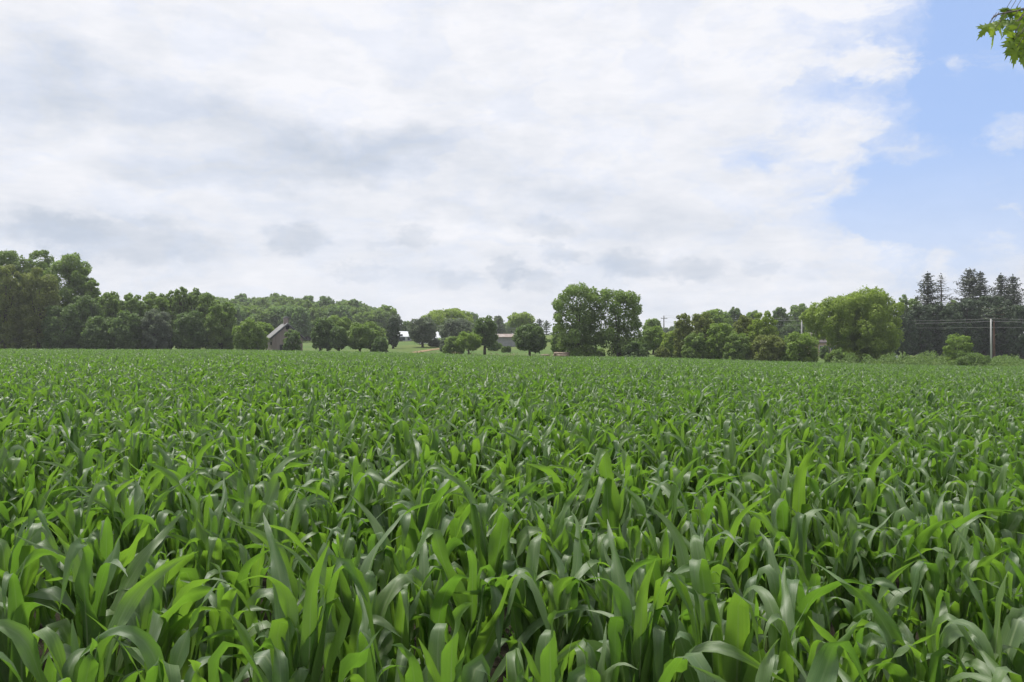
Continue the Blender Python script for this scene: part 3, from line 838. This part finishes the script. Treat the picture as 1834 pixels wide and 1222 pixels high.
tree('shrub', 1139, 25, 607, E(1139, 3), 'hedge', 'f_dark', 'dark bush at the right foot of the tall airy tree', cat='shrub', n=16)
# --- right of the pair
tree('broadleaf_tree', 1169, 18, 569, 205, 'round', 'f_mid', 'round tree top behind a paler tree left of the far crossarm pole', 2)
tree('broadleaf_tree', 1170, 24, 581, E(1170, 32), 'dome', 'f_light', 'pale green tree left of the far crossarm pole', .8)
tree('broadleaf_tree', 1203, 20, 590, E(1203, 24), 'dome', 'f_yellow', 'yellow-green bushy tree below the far crossarm pole', .3)
HG = 'trees of the hedge right of the centre'
tree('broadleaf_tree', 1224, 19, 557, E(1224, 8), 'hedge', 'f_olive', 'ragged olive tree at the left end of the hedge, sky showing through its top', .5, group=HG, gap=.5)
tree('broadleaf_tree', 1256, 26, 556, E(1256, 11), 'hedge', 'f_olive', 'full olive tree second from the left end of the hedge', .5, group=HG)
tree('broadleaf_tree', 1278, 36, 550, 195, 'dome', 'f_light', 'green rounded tree rising behind the left half of the hedge', 2, group=HG)
tree('broadleaf_tree', 1245, 24, 592, E(1245, 4), 'hedge', 'f_mid', 'low leafy tree at the foot of the olive hedge trees', group=HG)
tree('broadleaf_tree', 1290, 28, 573, E(1290, 6), 'hedge', 'f_light', 'bright green tree in the middle of the hedge front', .3, group=HG)
tree('broadleaf_tree', 1334, 24, 562, E(1334, 12), 'dome', 'f_olive', 'olive tree between the bright middle tree and the pale domed tree of the hedge', .5, group=HG)
tree('broadleaf_tree', 1368, 29, 556, E(1368, 10), 'dome', 'f_yellow', 'pale yellow-green domed tree, the brightest crown of the hedge', .5, group=HG)
tree('broadleaf_tree', 1320, 26, 592, E(1320, 4), 'hedge', 'f_mid', 'low tree in the hedge front right of the bright middle tree', group=HG)
tree('broadleaf_tree', 1376, 34, 594, E(1376, 4), 'hedge', 'f_olive', 'low spreading tree below the pale yellow-green dome', group=HG)
tree('broadleaf_tree', 1316, 15, 549, 235, 'round', 'f_dark', 'dark tree top peeking above the middle of the hedge', 2, group=HG)
tree('broadleaf_tree', 1348, 16, 555, 238, 'round', 'f_mid', 'far tree top between the dark one and the pale dome', 2, group=HG)
tree('broadleaf_tree', 1398, 19, 549, 225, 'tall', 'f_dark', 'dark tree behind the power lines right of the pale dome', 1, group=HG)
tree('broadleaf_tree', 1432, 24, 542, 228, 'round', 'f_mid', 'taller tree with a paler top behind the pole left of the big willow', 1, group=HG)
tree('broadleaf_tree', 1420, 26, 572, 222, 'hedge', 'f_dark', 'dark low tree behind the power lines and the bright round bush tree', group=HG)
tree('broadleaf_tree', 1432, 37, 589, E(1432, 4), 'dome', 'f_light', 'bright green round bush-like tree at the right end of the hedge', .2, n=18)
WY = E(1545, 20)
tree('willow_tree', 1545, 70, 515, WY, 'dome', 'f_yellow', 'largest yellow-green tree on the right, billowing crown in front of the conifers', seed=77, manual=[
    (1552, 532, 17, 0), (1530, 538, 17, -8), (1574, 535, 19, 6), (1588, 548, 16, 0), (1508, 545, 16, 6), (1487, 546, 15, 0), (1466, 556, 15, 4), (1455, 566, 11, 0), (1545, 558, 24, -14), (1568, 562, 24, -12), (1588, 574, 13, 0),
    (1516, 566, 20, -6), (1490, 572, 18, 6), (1470, 580, 14, 0), (1530, 586, 22, -18), (1560, 590, 22, -16), (1580, 594, 18, 0), (1505, 594, 14, 0), (1480, 597, 12, 8), (1545, 608, 18, -20), (1524, 614, 14, -12), (1572, 614, 17, -4), (1584, 614, 11, 4), (1512, 626, 10, -6), (1548, 630, 14, -14), (1574, 632, 12, 0), (1524, 636, 12, -8), (1546, 640, 13, -10), (1566, 641, 12, -4), (1505, 610, 12, 4), (1580, 626, 10, 4)], leaf=.30)
# --- conifers, right
SG = 'dark conifers behind the power line'
tree('broadleaf_tree', 1619, 13, 526, 192, 'round', 'f_mid', 'small broadleaf top between the big willow and the conifers', 2, group=SG)
tree('broadleaf_tree', 1638, 15, 530, 196, 'round', 'f_mid', 'second broadleaf top left of the first bushy spruce', 2, group=SG)
tree('broadleaf_tree', 1706, 16, 534, 190, 'round', 'f_mid', 'broadleaf top in the dip between the bare spruce and the highest spruce', 2, group=SG)
spruce(1662, 21, 487, 185, 'f_spruce', 'bushy-topped spruce at the left of the conifer row', group=SG, crown_from=.1)
spruce(1686, 19, 490, 188, 'f_spruce', 'thin half-bare spruce right of the bushy-topped one', bare=.72, dens=.6, group=SG, crown_from=.1)
spruce(1737, 27, 479, 180, 'f_spruce', 'highest spruce with spreading tiers of branches', group=SG, crown_from=.1)
spruce(1756, 22, 486, 184, 'f_spruce', 'spruce leaning against the right side of the highest spruce', group=SG, crown_from=.1)
spruce(1793, 23, 490, 178, 'f_spruce', 'left spruce of the last pair near the right photo edge', group=SG, crown_from=.1)
spruce(1815, 25, 492, 180, 'f_spruce', 'right spruce of the last pair near the right photo edge', group=SG, crown_from=.1)
DK = [(1618, 24, 556, 166, 'dark leafy conifer at the right foot of the big willow'), (1648, 26, 541, 170, 'dark dense conifer under the bushy-topped spruce'),
      (1676, 26, 536, 172, 'dark dense conifer under the half-bare spruce'), (1703, 25, 543, 168, 'dark dense conifer behind the small bright bush tree'),
      (1730, 27, 530, 170, 'dark dense conifer under the highest spruce'), (1764, 26, 528, 172, 'dark dense conifer just left of the nearest pole top'),
      (1797, 28, 531, 170, 'dark dense conifer under the last pair of spruces'), (1830, 26, 540, 166, 'dark dense conifer cut by the right photo edge')]
for (px, hw, top, Y, lab) in DK:
    tree('conifer_tree', px, hw, top, Y, 'dome', 'f_conifer', lab, .4, cat='conifer', group='dense conifers below the spruces', dens=1.1)
spruce(1780, 14, 545, 167, 'f_conifer', 'reddish bare pine trunk right beside the nearest utility pole', name='pine_tree', trunk='pine_bark', crown_from=.72, group=SG)
tree('broadleaf_tree', 1717, 28, 591, E(1717, 6), 'dome', 'f_light', 'small bright-green bush tree in front of the dark conifers', .1, n=15)
tree('shrub', 1738, 34, 627, E(1738, 4), 'hedge', 'weed', 'wide pale shrub at the right foot of the small bright bush tree', cat='shrub', n=18, leaf=.2)
tree('shrub', 892, 9, 614, 175, 'hedge', 'f_mid', 'low bush at the left wall of the grey shed', cat='shrub', leaf=.25)
tree('shrub', 903, 6, 620, 160, 'hedge', 'f_mid', 'left of two tiny bushes in the meadow before the shed', cat='shrub', leaf=.22)
tree('shrub', 911, 5, 619, 160, 'hedge', 'f_dark', 'right of two tiny bushes in the meadow before the shed', cat='shrub', leaf=.22)
tree('shrub', 986, 8, 613, 200, 'hedge', 'f_mid', 'low bush on the sloping meadow in the sky gap', cat='shrub', leaf=.25)
tree('shrub', 1002, 4, 617, 190, 'hedge', 'f_mid', 'tiny bush on the meadow left of the tall dense tree', cat='shrub', leaf=.22)
tree('shrub', 783, 17, 607, 190, 'hedge', 'f_grey', 'grey-green bushes in front of the right white house', cat='shrub', leaf=.3)
tree('shrub', 800, 14, 604, 165, 'hedge', 'f_grey', 'grey-green bush left of the bush at the foot of the small light-green tree', cat='shrub', leaf=.3)
tree('shrub', 884, 12, 610, 168, 'hedge', 'f_dark', 'dark bush between the dark oval tree and the shed wall', cat='shrub', leaf=.3)
tree('shrub', 1186, 15, 620, E(1186, 4), 'hedge', 'f_olive', 'low olive bush left of the ragged olive hedge tree', cat='shrub', leaf=.25)
tree('shrub', 1070, 16, 622, E(1070, 12), 'hedge', 'f_mid', 'undergrowth bush in the gap between the feet of the central pair', cat='shrub', leaf=.25)
tree('shrub', 1500, 22, 624, E(1500, 6), 'hedge', 'f_mid', 'low bush before the house under the left side of the big willow', cat='shrub', leaf=.25)
tree('shrub', 1476, 9, 618, 150, 'hedge', 'f_dark', 'dark garden bush left of the house under the willow', cat='shrub', leaf=.25)

# --- the wooded hill: one far mass
def wood():
    kinds = bpy.data.collections.new('wood_kinds')
    for k in range(6):
        r = np.random.default_rng(900 + k)
        lb = lobes_auto(r, 1.5, 12 + r.uniform(-1, 2), 4.6, ['round', 'dome', 'round', 'tall', 'dome', 'round'][k])
        cm = crown_mesh(r, lb, .75, 1.0)
        tm = trunk_mb(r, lb, 12, 2, .3)
        tv = np.array(tm.V); quads = [f for f in tm.Fs if len(f) == 4]
        nv = len(cm.vertices); cv = np.empty(nv * 3); cm.vertices.foreach_get('co', cv)
        Q = np.arange(nv).reshape(-1, 4)
        me = np_mesh('wood_tree', np.concatenate([cv.reshape(-1, 3), tv]), np.concatenate([Q, np.array(quads) + nv]), False,
                     {'tint': np.concatenate([r.random(len(Q)), np.zeros(len(quads))])}, None, np.concatenate([np.zeros(len(Q)), np.ones(len(quads))]))
        me.materials.append(M[['f_wood', 'f_mid', 'f_wood', 'f_light', 'f_mid', 'f_wood'][k]]); me.materials.append(M['bark'])
        kinds.objects.link(bpy.data.objects.new('wood_kind_%d' % k, me))
    pts = []
    r = np.random.default_rng(77)
    for Y in np.arange(270, 455, 7.0):
        pxl, pxr = 150, float(np.interp(Y, [270, 330, 400, 450], [560, 640, 690, 700]))
        for px in np.arange(pxl, pxr, 7.2 / Y * F):
            p = px + r.normal(0, 6); yy = Y + r.normal(0, 2.0)
            pts.append(((p - CX) / F * yy, yy))
    for Y in (300, 306):
        for px in np.arange(560, 700, 26): pts.append(((px + r.normal(0, 5) - CX) / F * Y, Y))
    # a far line of trees along the rest of the skyline
    for px in list(np.arange(1160, 1480, 11)) + list(np.arange(820, 930, 12)) + list(np.arange(1480, 2050, 13)):
        Y = 430 + r.normal(0, 8); pts.append(((px - CX) / F * Y, Y))
    pts = np.array(pts); n = len(pts)
    s = r.uniform(.72, 1.12, n); s = np.where(pts[:, 0] > -20, s * .72, s)
    pxx = pts[:, 0] / pts[:, 1] * F + CX
    s = np.where((pxx > 930) & (pts[:, 1] > 400), s * .8, s)
    o = gn_scatter('wooded_hill', np.column_stack([pts, ground(pts[:, 0], pts[:, 1])]), np.column_stack([np.zeros(n), np.zeros(n), r.uniform(0, 6.28, n)]),
                   np.column_stack([s, s, s * r.uniform(.85, 1.15, n)]), r.integers(0, 6, n), kinds)
    tag(o, 'far green woods covering the hill behind the barn and along the skyline', 'woods', kind='stuff')
wood()

# --- weeds and tall grass along the far edge of the field
def weed_band(name, specs, mat, label, cat, leaf):
    r = np.random.default_rng(len(name) * 31)
    Ps, Ns = [], []
    for (p0, p1, o0, o1, h, dens) in specs:
        n = int((p1 - p0) / F * 115 * (o1 - o0) * dens)
        px = r.uniform(p0, p1, n); off = r.uniform(o0, o1, n)
        Y = np.interp(px, EK, ED) + off; X = (px - CX) / F * Y
        hh = h * (.55 + .45 * np.sin(px * .13 + off * .5) * np.sin(px * .047 + 1.7)) * np.clip(np.minimum((px - p0), (p1 - px)) / 12, .3, 1)
        Z = ground(X, Y) + r.random(n) ** .6 * np.maximum(hh, .25)
        Ps.append(np.stack([X, Y, Z], -1)); Ns.append(np.tile((0, -.5, .7), (n, 1)) + r.normal(0, .55, (n, 3)))
    V, Q = leaf_quads(np.concatenate(Ps), np.concatenate(Ns), leaf, r)
    o = obj(name, np_mesh(name, V, Q, False, {'tint': r.random(len(Q))}), M[mat])
    tag(o, label, cat, kind='stuff')
weed_band('weed_strip', [(1480, 1625, 1, 8, 2.6, 55), (1600, 1725, 1, 10, 3.0, 55), (1700, 1990, 1, 14, 2.4, 40), (1630, 1960, 14, 30, 2.0, 14)], 'weed', 'pale green weedy bank between the corn and the conifers', 'weeds', .26)
weed_band('tall_grass', [(1150, 1215, 1, 5, 1.0, 18), (545, 562, 1, 8, .9, 10), (690, 1010, 1, 6, 1.5, 16), (930, 1030, 3, 14, .7, 9), (1440, 1490, 1, 5, 1.2, 14), (1000, 1130, 1, 4, .9, 10)], 'drygrass', 'dry tall grass fringing the far edge of the corn', 'tall grass', .24)

# --- dirt track
def strip(name, pts, width, mat):
    V, Q = [], []
    for i, (px, Y) in enumerate(pts):
        x = (px - CX) / F * Y
        for s in (-1, 1):
            yy = Y + s * width[i] / 2
            V.append((x, yy, gz(x, yy) + .06))
    for i in range(len(pts) - 1):
        Q.append((2 * i, 2 * i + 2, 2 * i + 3, 2 * i + 1))
    o = obj(name, np_mesh(name, V, Q, True), M[mat]); tag(o, kind='structure')
strip('dirt_track', [(684, 144), (700, 147), (720, 152), (740, 160), (760, 168), (780, 176), (800, 184), (815, 190)], [5, 9, 13, 14, 12, 10, 9, 7], 'dirt')

# ------------------------------------------------------------------ buildings
def barn():
    Y = E(517, 9); x = (515 - CX) / F * Y; g = gz(x, Y)
    k = Y / F
    w = 53 * k; zr = CAMZ + (HOR - 580) * k - g; ze = CAMZ + (HOR - 603) * k - g
    root = empty('weathered_barn', (x, Y, g), radians(23))
    Lr = 8.5; h = w / 2
    ov = .3
    mb = MB(); mb.prism([(-h, -.3), (h, -.3), (h, ze), (.0, zr - .12), (-h, ze)], 0, Lr); mb.build('wall', M['barn_wood'], root)
    def roof_side(s):
        m = MB(); ex = h + .42; sl = (zr - ze) / h
        zE = zr - sl * ex
        m.prism([(0, zr - .02), (s * ex, zE - .02), (s * ex, zE + .14), (0, zr + .16)], -ov, Lr + ov)
        return m
    m = roof_side(-1); m2 = roof_side(1); b = len(m.V); m.V += m2.V; m.Fs += [[i + b for i in f] for f in m2.Fs]
    rf = m.build('roof', M['barn_roof'], root)
    sl = (zr - ze) / h
    for s in (-1, 1):
        t = MB(); ex = h + .44
        t.prism([(0, zr - .26), (s * ex, zr - sl * ex - .26), (s * ex, zr - sl * ex - .03), (0, zr - .03)], -ov - .02, -ov + .1)
        t.build('barge_board', M['barn_trim'], root)
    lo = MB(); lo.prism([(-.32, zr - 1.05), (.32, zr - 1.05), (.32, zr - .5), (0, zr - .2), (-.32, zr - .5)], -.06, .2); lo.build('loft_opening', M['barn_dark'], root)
    cp = MB(); cp.box((0, 2.2, zr + .52), (.82, .9, 1.2)); c = cp.build('cupola', M['barn_wood'], root)
    cr = MB(); cr.prism([(-.62, zr + 1.1), (.62, zr + 1.1), (.1, zr + 1.42), (-.1, zr + 1.42)], 1.55, 2.85); cr.build('cupola_roof', M['barn_roof'], c)
    d = MB(); d.box((-.9, -.02, .9), (1.0, .08, 1.9)); d.build('door', M['barn_trim'], root)
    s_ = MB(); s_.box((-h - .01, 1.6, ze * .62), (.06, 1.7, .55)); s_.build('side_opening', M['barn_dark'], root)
    tag(root, 'weathered reddish-grey barn with a steep roof and a small cupola', 'barn')
barn()

def house(name, px0, px1, top, eave, base, Y, wall, roof, label, rz=0.0, depth=8.0, wins=3, gable_front=False, cat='house'):
    k = Y / F; xc = ((px0 + px1) / 2 - CX) * k; g = gz(xc, Y)
    w = (px1 - px0) * k; zt = CAMZ + (HOR - top) * k - g; ze = CAMZ + (HOR - eave) * k - g
    root = empty(name, (xc, Y, g), rz)
    mb = MB()
    if gable_front:
        mb.prism([(-w / 2, -.6), (w / 2, -.6), (w / 2, ze), (0, zt - .1), (-w / 2, ze)], 0, depth)
    else:
        mb.prism([(0, -.6), (depth, -.6), (depth, ze), (depth / 2, zt - .1), (0, ze)], -w / 2, w / 2, 'x')
    mb.build('wall', M[wall], root)
    rf = MB()
    if gable_front:
        for s in (-1, 1):
            sl = (zt - ze) / (w / 2); ex = w / 2 + .35
            rf.prism([(0, zt - .02), (s * ex, zt - sl * ex - .02), (s * ex, zt - sl * ex + .14), (0, zt + .14)], -.35, depth + .35)
    else:
        for s in (-1, 1):
            sl = (zt - ze) / (depth / 2); ex = depth / 2 + .35; c = depth / 2
            rf.prism([(c, zt - .02), (c + s * ex, zt - sl * ex - .02), (c + s * ex, zt - sl * ex + .14), (c, zt + .14)], -w / 2 - .35, w / 2 + .35, 'x')
    rf.build('roof', M[roof], root)
    for i in range(wins):
        fx = -w / 2 + w * (i + .5) / wins
        wm = MB(); wm.box((fx, -.03, ze * .55), (1.0, .1, 1.15)); wn = wm.build('window', M['white_wall'], root)
        pm = MB(); pm.box((fx, -.075, ze * .55), (.8, .06, .95)); pm.build('pane', M['glass'], wn)
    if wins > 1:
        dm = MB(); dm.box((-w / 2 + w * 1.0 / wins, -.03, 1.0), (.95, .1, 2.05)); dm.build('door', M['barn_trim'], root)
    tag(root, label, cat)
    return root
house('white_house', 709, 737, 594, 603, 613, 235, 'white_wall', 'white_roof', 'white house with a pale roof just right of the dark cedar', radians(6), 7)
house('white_house', 744, 784, 595, 605, 614, 232, 'white_wall', 'white_roof', 'white house with a pale roof behind the sparse grey-green tree', radians(10), 8, 4)
house('grey_shed', 884, 926, 599, 604, 622, 185, 'grey_wall', 'rust_roof', 'grey shed with a rusty low roof between two dark trees', radians(-3), 5, 0, cat='shed')
house('farmhouse', 1462, 1522, 596, 613, 640, 168, 'brick', 'dark_roof', 'pinkish house half hidden under the left side of the big willow', radians(-5), 8, 3)

def car(px, Y, rz, paint, label):
    x = (px - CX) / F * Y; g = gz(x, Y)
    root = empty('parked_car', (x, Y, g), rz)
    b = MB(); b.prism([(-2.2, .32), (-1.9, .25), (1.9, .25), (2.2, .35), (2.22, .72), (2.05, .88), (1.0, .95), (-1.75, .98), (-2.18, .9)], -.86, .86)
    b.build('body', M[paint], root)
    c = MB(); c.prism([(-1.72, .97), (1.0, .94), (.35, 1.44), (-1.15, 1.46)], -.74, .74); cb = c.build('cabin', M['glass'], root)
    r = MB(); r.prism([(-1.22, 1.43), (.42, 1.41), (.3, 1.50), (-1.1, 1.52)], -.72, .72); r.build('car_roof', M[paint], root)
    for sx in (-1.35, 1.35):
        for sy in (-.84, .84):
            t = MB(); t.tube([(sx, sy - .1, .32), (sx, sy + .1, .32)], [.32, .32], 14); wh = t.build('wheel', M['tyre'], root)
            q = MB(); q.tube([(sx, sy + (.1 if sy > 0 else -.1), .32), (sx, sy + (.115 if sy > 0 else -.115), .32)], [.2, .19], 12); q.build('rim', M['rim'], wh)
    for sy in (-.62, .62):
        q = MB(); q.box((2.18, sy, .68), (.1, .34, .16)); q.build('headlight', M['lamp'], root)
    tag(root, label, 'car')
car(763, 205, radians(4), 'car_white', 'white car parked before the right white house, behind the sparse tree trunk')
car(1583, 152, radians(-8), 'car_silver', 'silver car parked in the gap at the right foot of the big willow')

# --- timber heaps at the field edge
def timber(px0, px1, Y, rows, label, seed):
    r = np.random.default_rng(seed); k = Y / F
    xc = ((px0 + px1) / 2 - CX) * k; g = gz(xc, Y); w = (px1 - px0) * k
    root = empty('timber_pile', (xc, Y, g))
    z = .2
    for j in range(rows):
        for i in range(4):
            m = MB(); a = r.uniform(-.09, .09); L = w * r.uniform(.75, 1.0); yy = (i - 1.5) * .42 + (.2 if j % 2 else 0); q = r.uniform(.15, .23); dx = r.normal(0, w * .07)
            m.tube([(dx - L / 2, yy - a * L / 2, z + r.normal(0, .04)), (dx, yy + r.normal(0, .04), z), (dx + L / 2, yy + a * L / 2, z + r.normal(0, .06))], [q, q * .97, q * .85], 8)
            m.build('log', M['log'], root, True)
        z += .36
    tag(root, label, 'log pile')
timber(992, 1020, E(1005, 4), 4, 'larger weathered timber pile at the left foot of the tall dense tree', 3)
timber(968, 983, E(975, 4), 3, 'small pale timber pile right of the round dark-green tree', 4)

# --- utility poles and wires
PP = [(1775, 158., 571.5, 'pole'), (1436, 184., 569.5, 'pole'), (1189, 215., 565.5, 'pole_far')]
plabs = ['nearest pale utility pole in front of the dark conifers', 'middle utility pole rising between the hedge and the big willow', 'farthest utility pole with a crossarm against the sky']
tops = []
for (px, Y, top, mt), lab in zip(PP, plabs):
    x, _, zt = at(px, top, Y); g = gz(x, Y)
    root = empty('utility_pole', (x, Y, g), radians(40 if px > 1200 else 8))
    h = zt - g
    m = MB(); m.tube([(0, 0, -.5), (0, 0, h * .5), (0, 0, h)], [.19, .165, .13], 10); m.build('pole', M[mt], root, True)
    if px < 1200:
        m = MB(); m.box((0, -.2, h - .75), (1.7, .12, .14)); ca = m.build('crossarm', M[mt], root)
        for s in (-.75, 0.12, .75):
            q = MB(); q.tube([(s, -.2, h - .68), (s, -.2, h - .5)], [.05, .04], 7); q.build('insulator', M['insul'], ca)
    else:
        for zz, s in ((h - .06, 0), (h - .42, .2), (h - 1.7, .2)):
            q = MB(); q.tube([(s * .4, -s * .7, zz), (s, -s, zz + .12)], [.05, .045], 7); q.build('insulator', M['insul'], root)
    tag(root, lab, 'utility pole', 'utility poles along the road')
    tops.append((x, Y, zt))
x3, y3, z3 = tops[0]; x2, y2, z2 = tops[1]
ext = (x3 + (x3 - x2), y3 + (y3 - y2), z3 - .1)
chain = [tops[2], tops[1], tops[0], ext]
wl = ['topmost power wire strung between the poles', 'second power wire, just below the topmost one', 'lowest wire on the poles, thinner and apart from the upper two']
for wi, (dz, rad, sag) in enumerate(((0.05, .017, .55), (-.42, .026, .6), (-1.6, .017, .35))):
    pts, rd = [], []
    for a, b in zip(chain[:-1], chain[1:]):
        for i in range(10):
            t = i / 10
            pts.append((a[0] + (b[0] - a[0]) * t + .16, a[1] + (b[1] - a[1]) * t - .2, a[2] + (b[2] - a[2]) * t + dz - sag * 4 * t * (1 - t)))
    pts.append((ext[0], ext[1], ext[2] + dz)); rd = [rad] * len(pts)
    m = MB(); m.tube(pts, rd, 5); o = m.build('power_line', M['wire'], None, True)
    tag(o, wl[wi], 'wire', 'wires on the utility poles')

# ------------------------------------------------------------------ maple hanging into the top right corner
def maple():
    r = np.random.default_rng(8)
    half = [(0, -.01), (.08, -.05), (.24, -.10), (.15, .02), (.30, .04), (.46, .05), (.34, .13), (.54, .27), (.36, .27), (.40, .37), (.24, .31), (.12, .33), (.20, .56), (.11, .54), (.12, .72), (.05, .72), (0, 1.0)]
    right = np.array(half); left = right[1:-1][::-1] * (-1, 1)
    out = np.concatenate([right, left]); nO = len(out)
    tx, ty, tz = 8.4, 1.0, gz(8.4, 1.0)
    root = empty('maple_tree', (tx, ty, tz))
    V, T, tint = [], [], []
    def leaf(p, tip, nrm, size, t):
        tip = tip / np.linalg.norm(tip); s = np.cross(tip, nrm); s /= np.linalg.norm(s) + 1e-9; n = np.cross(s, tip)
        b = len(V); cur = r.uniform(.1, .5)
        ctr = p + tip * size * .25
        V.append(ctr)
        for (a, c) in out:
            V.append(p + s * a * size + tip * c * size - n * (abs(a) * .35 + cur * c * c * .5) * size + n * r.normal(0, .015) * size)
        for i in range(nO):
            T.append((b, b + 1 + i, b + 1 + (i + 1) % nO)); tint.append(t)
    tm = MB(); tm.tube([(0, 0, -.3), (.05, 0, 1.2), (0, .05, 2.6), (-.1, .1, 4.2), (.1, .2, 6.2)], [.26, .21, .19, .15, .06], 10)
    bm_ = MB()
    limbs = []
    for k in range(11):
        a = k * 2.4 + .5; z0 = 2.9 + k * .28; L = r.uniform(2.0, 3.1)
        e = np.array((cos(a) * L, sin(a) * L, z0 + r.uniform(.6, 1.6)))
        limbs.append((np.array((0, .05, z0)), e))
    for (s, e) in limbs:
        mid = (s + e) / 2 + np.array((0, 0, .25)); bm_.tube([s, mid, e], [.07, .045, .012], 6)
    # the limb whose tip hangs into view
    cx_ = np.array((tx, ty, tz))
    tipw = np.array(at(1806, 18, 4.1)); hang = [np.array((7.9, 1.2, 3.9)), np.array((6.0, 2.4, 4.45)), np.array((4.2, 3.4, 4.2)), np.array((3.1, 3.95, 3.75)), tipw + np.array((.12, .02, .02)), tipw]
    bm_.tube([h - cx_ for h in hang], [.06, .045, .03, .015, .007, .004], 6)
    tw2 = [hang[4], np.array(at(1790, 24, 4.0)), np.array(at(1779, 32, 3.95))]; bm_.tube([h - cx_ for h in tw2], [.005, .004, .003], 5)
    tw3 = [hang[4], np.array(at(1822, 40, 4.05)), np.array(at(1822, 68, 4.0))]; bm_.tube([h - cx_ for h in tw3], [.005, .004, .003], 5)
    # crown leaves all round
    for (s, e) in limbs:
        d = e - s
        for q in range(150):
            t = r.uniform(.25, 1.08); p = s + d * t + np.array((0, 0, .25)) * (1 - abs(2 * t - 1)) + r.normal(0, .34, 3)
            w = p + cx_
            if w[1] > .3 and w[0] < .70 * w[1] + .5: continue
            leaf(p, np.array((r.normal(0, .5), r.normal(0, .5), -1.0)), r.normal(size=3) + np.array((0, 0, .5)), r.uniform(.08, .13), r.random())
    for i in range(3):     # along the hanging limb, outside the frame
        for q in range(30):
            t = r.random(); p = hang[1 + i] * (1 - t) + hang[2 + i] * t + r.normal(0, .14, 3)
            if i == 2 and t > .6: continue
            if abs(p[0]) < .67 * p[1]: continue
            leaf(p - cx_, np.array((r.normal(0, .4), r.normal(0, .4), -1.0)), np.array((r.normal(0, .6), -.5, .6)), r.uniform(.08, .12), r.random())
    # the leaves in view: hanging from the twigs
    spec = [(1781, 38, 4.0, -.35, -1, .125, .9), (1772, 44, 3.95, -.6, -.75, .10, .95), (1793, 40, 3.96, .25, -1, .10, .9), (1784, 52, 3.93, .05, -1, .11, .55), (1776, 40, 3.9, -.9, -.5, .08, .8),
            (1812, 16, 4.1, -.7, -.7, .10, .15), (1822, 14, 4.08, .3, -.6, .11, .1), (1806, 12, 4.12, -.9, -.2, .09, .2), (1816, 34, 4.06, -.5, -.8, .12, .2), (1828, 38, 4.02, .2, -1, .13, .3), (1810, 36, 4.1, -.8, -.5, .10, .1),
            (1812, 52, 4.05, -.1, -1, .09, .15), (1820, 58, 4.0, -.3, -1, .11, .3), (1826, 66, 3.98, -.2, -1, .14, .75), (1818, 74, 3.96, -.5, -.9, .11, .85), (1832, 60, 4.0, .3, -1, .14, .9), (1836, 78, 4.0, .2, -1, .13, .7),
            (1824, 84, 3.94, -.12, -1, .12, .6), (1838, 40, 4.1, .4, -.8, .13, .4), (1846, 58, 4.1, .2, -1, .13, .8), (1834, 20, 4.12, .5, -.6, .12, .2), (1843, 24, 4.1, .3, -1, .13, .3), (1850, 80, 4.05, .1, -1, .13, .7), (1832, 92, 3.97, -.1, -1, .11, .8)]
    pet = MB()
    for (px, row, Y, dx, dz, sz, t) in spec:
        p = np.array(at(px, row, Y)) - cx_
        leaf(p, np.array((dx, r.normal(0, .3), dz)), np.array((r.normal(0, .7), -1.0, r.uniform(.1, .9))), sz * .86, t)
        pet.tube([p + np.array((.03, 0, .05)), p], [.0016, .0012], 4)
    b = len(bm_.V); bm_.V += pet.V; bm_.Fs += [[i + b for i in f] for f in pet.Fs]
    obj('foliage', np_mesh('foliage', np.array(V), np.array(T), False, {'tint': np.array(tint)}), M['maple'], root)
    tm.build('trunk', M['maple_bark'], root, True); bm_.build('branch', M['maple_bark'], root, True)
    tag(root, 'maple whose hanging lobed leaves reach into the top right corner of the photo', 'tree')
maple()
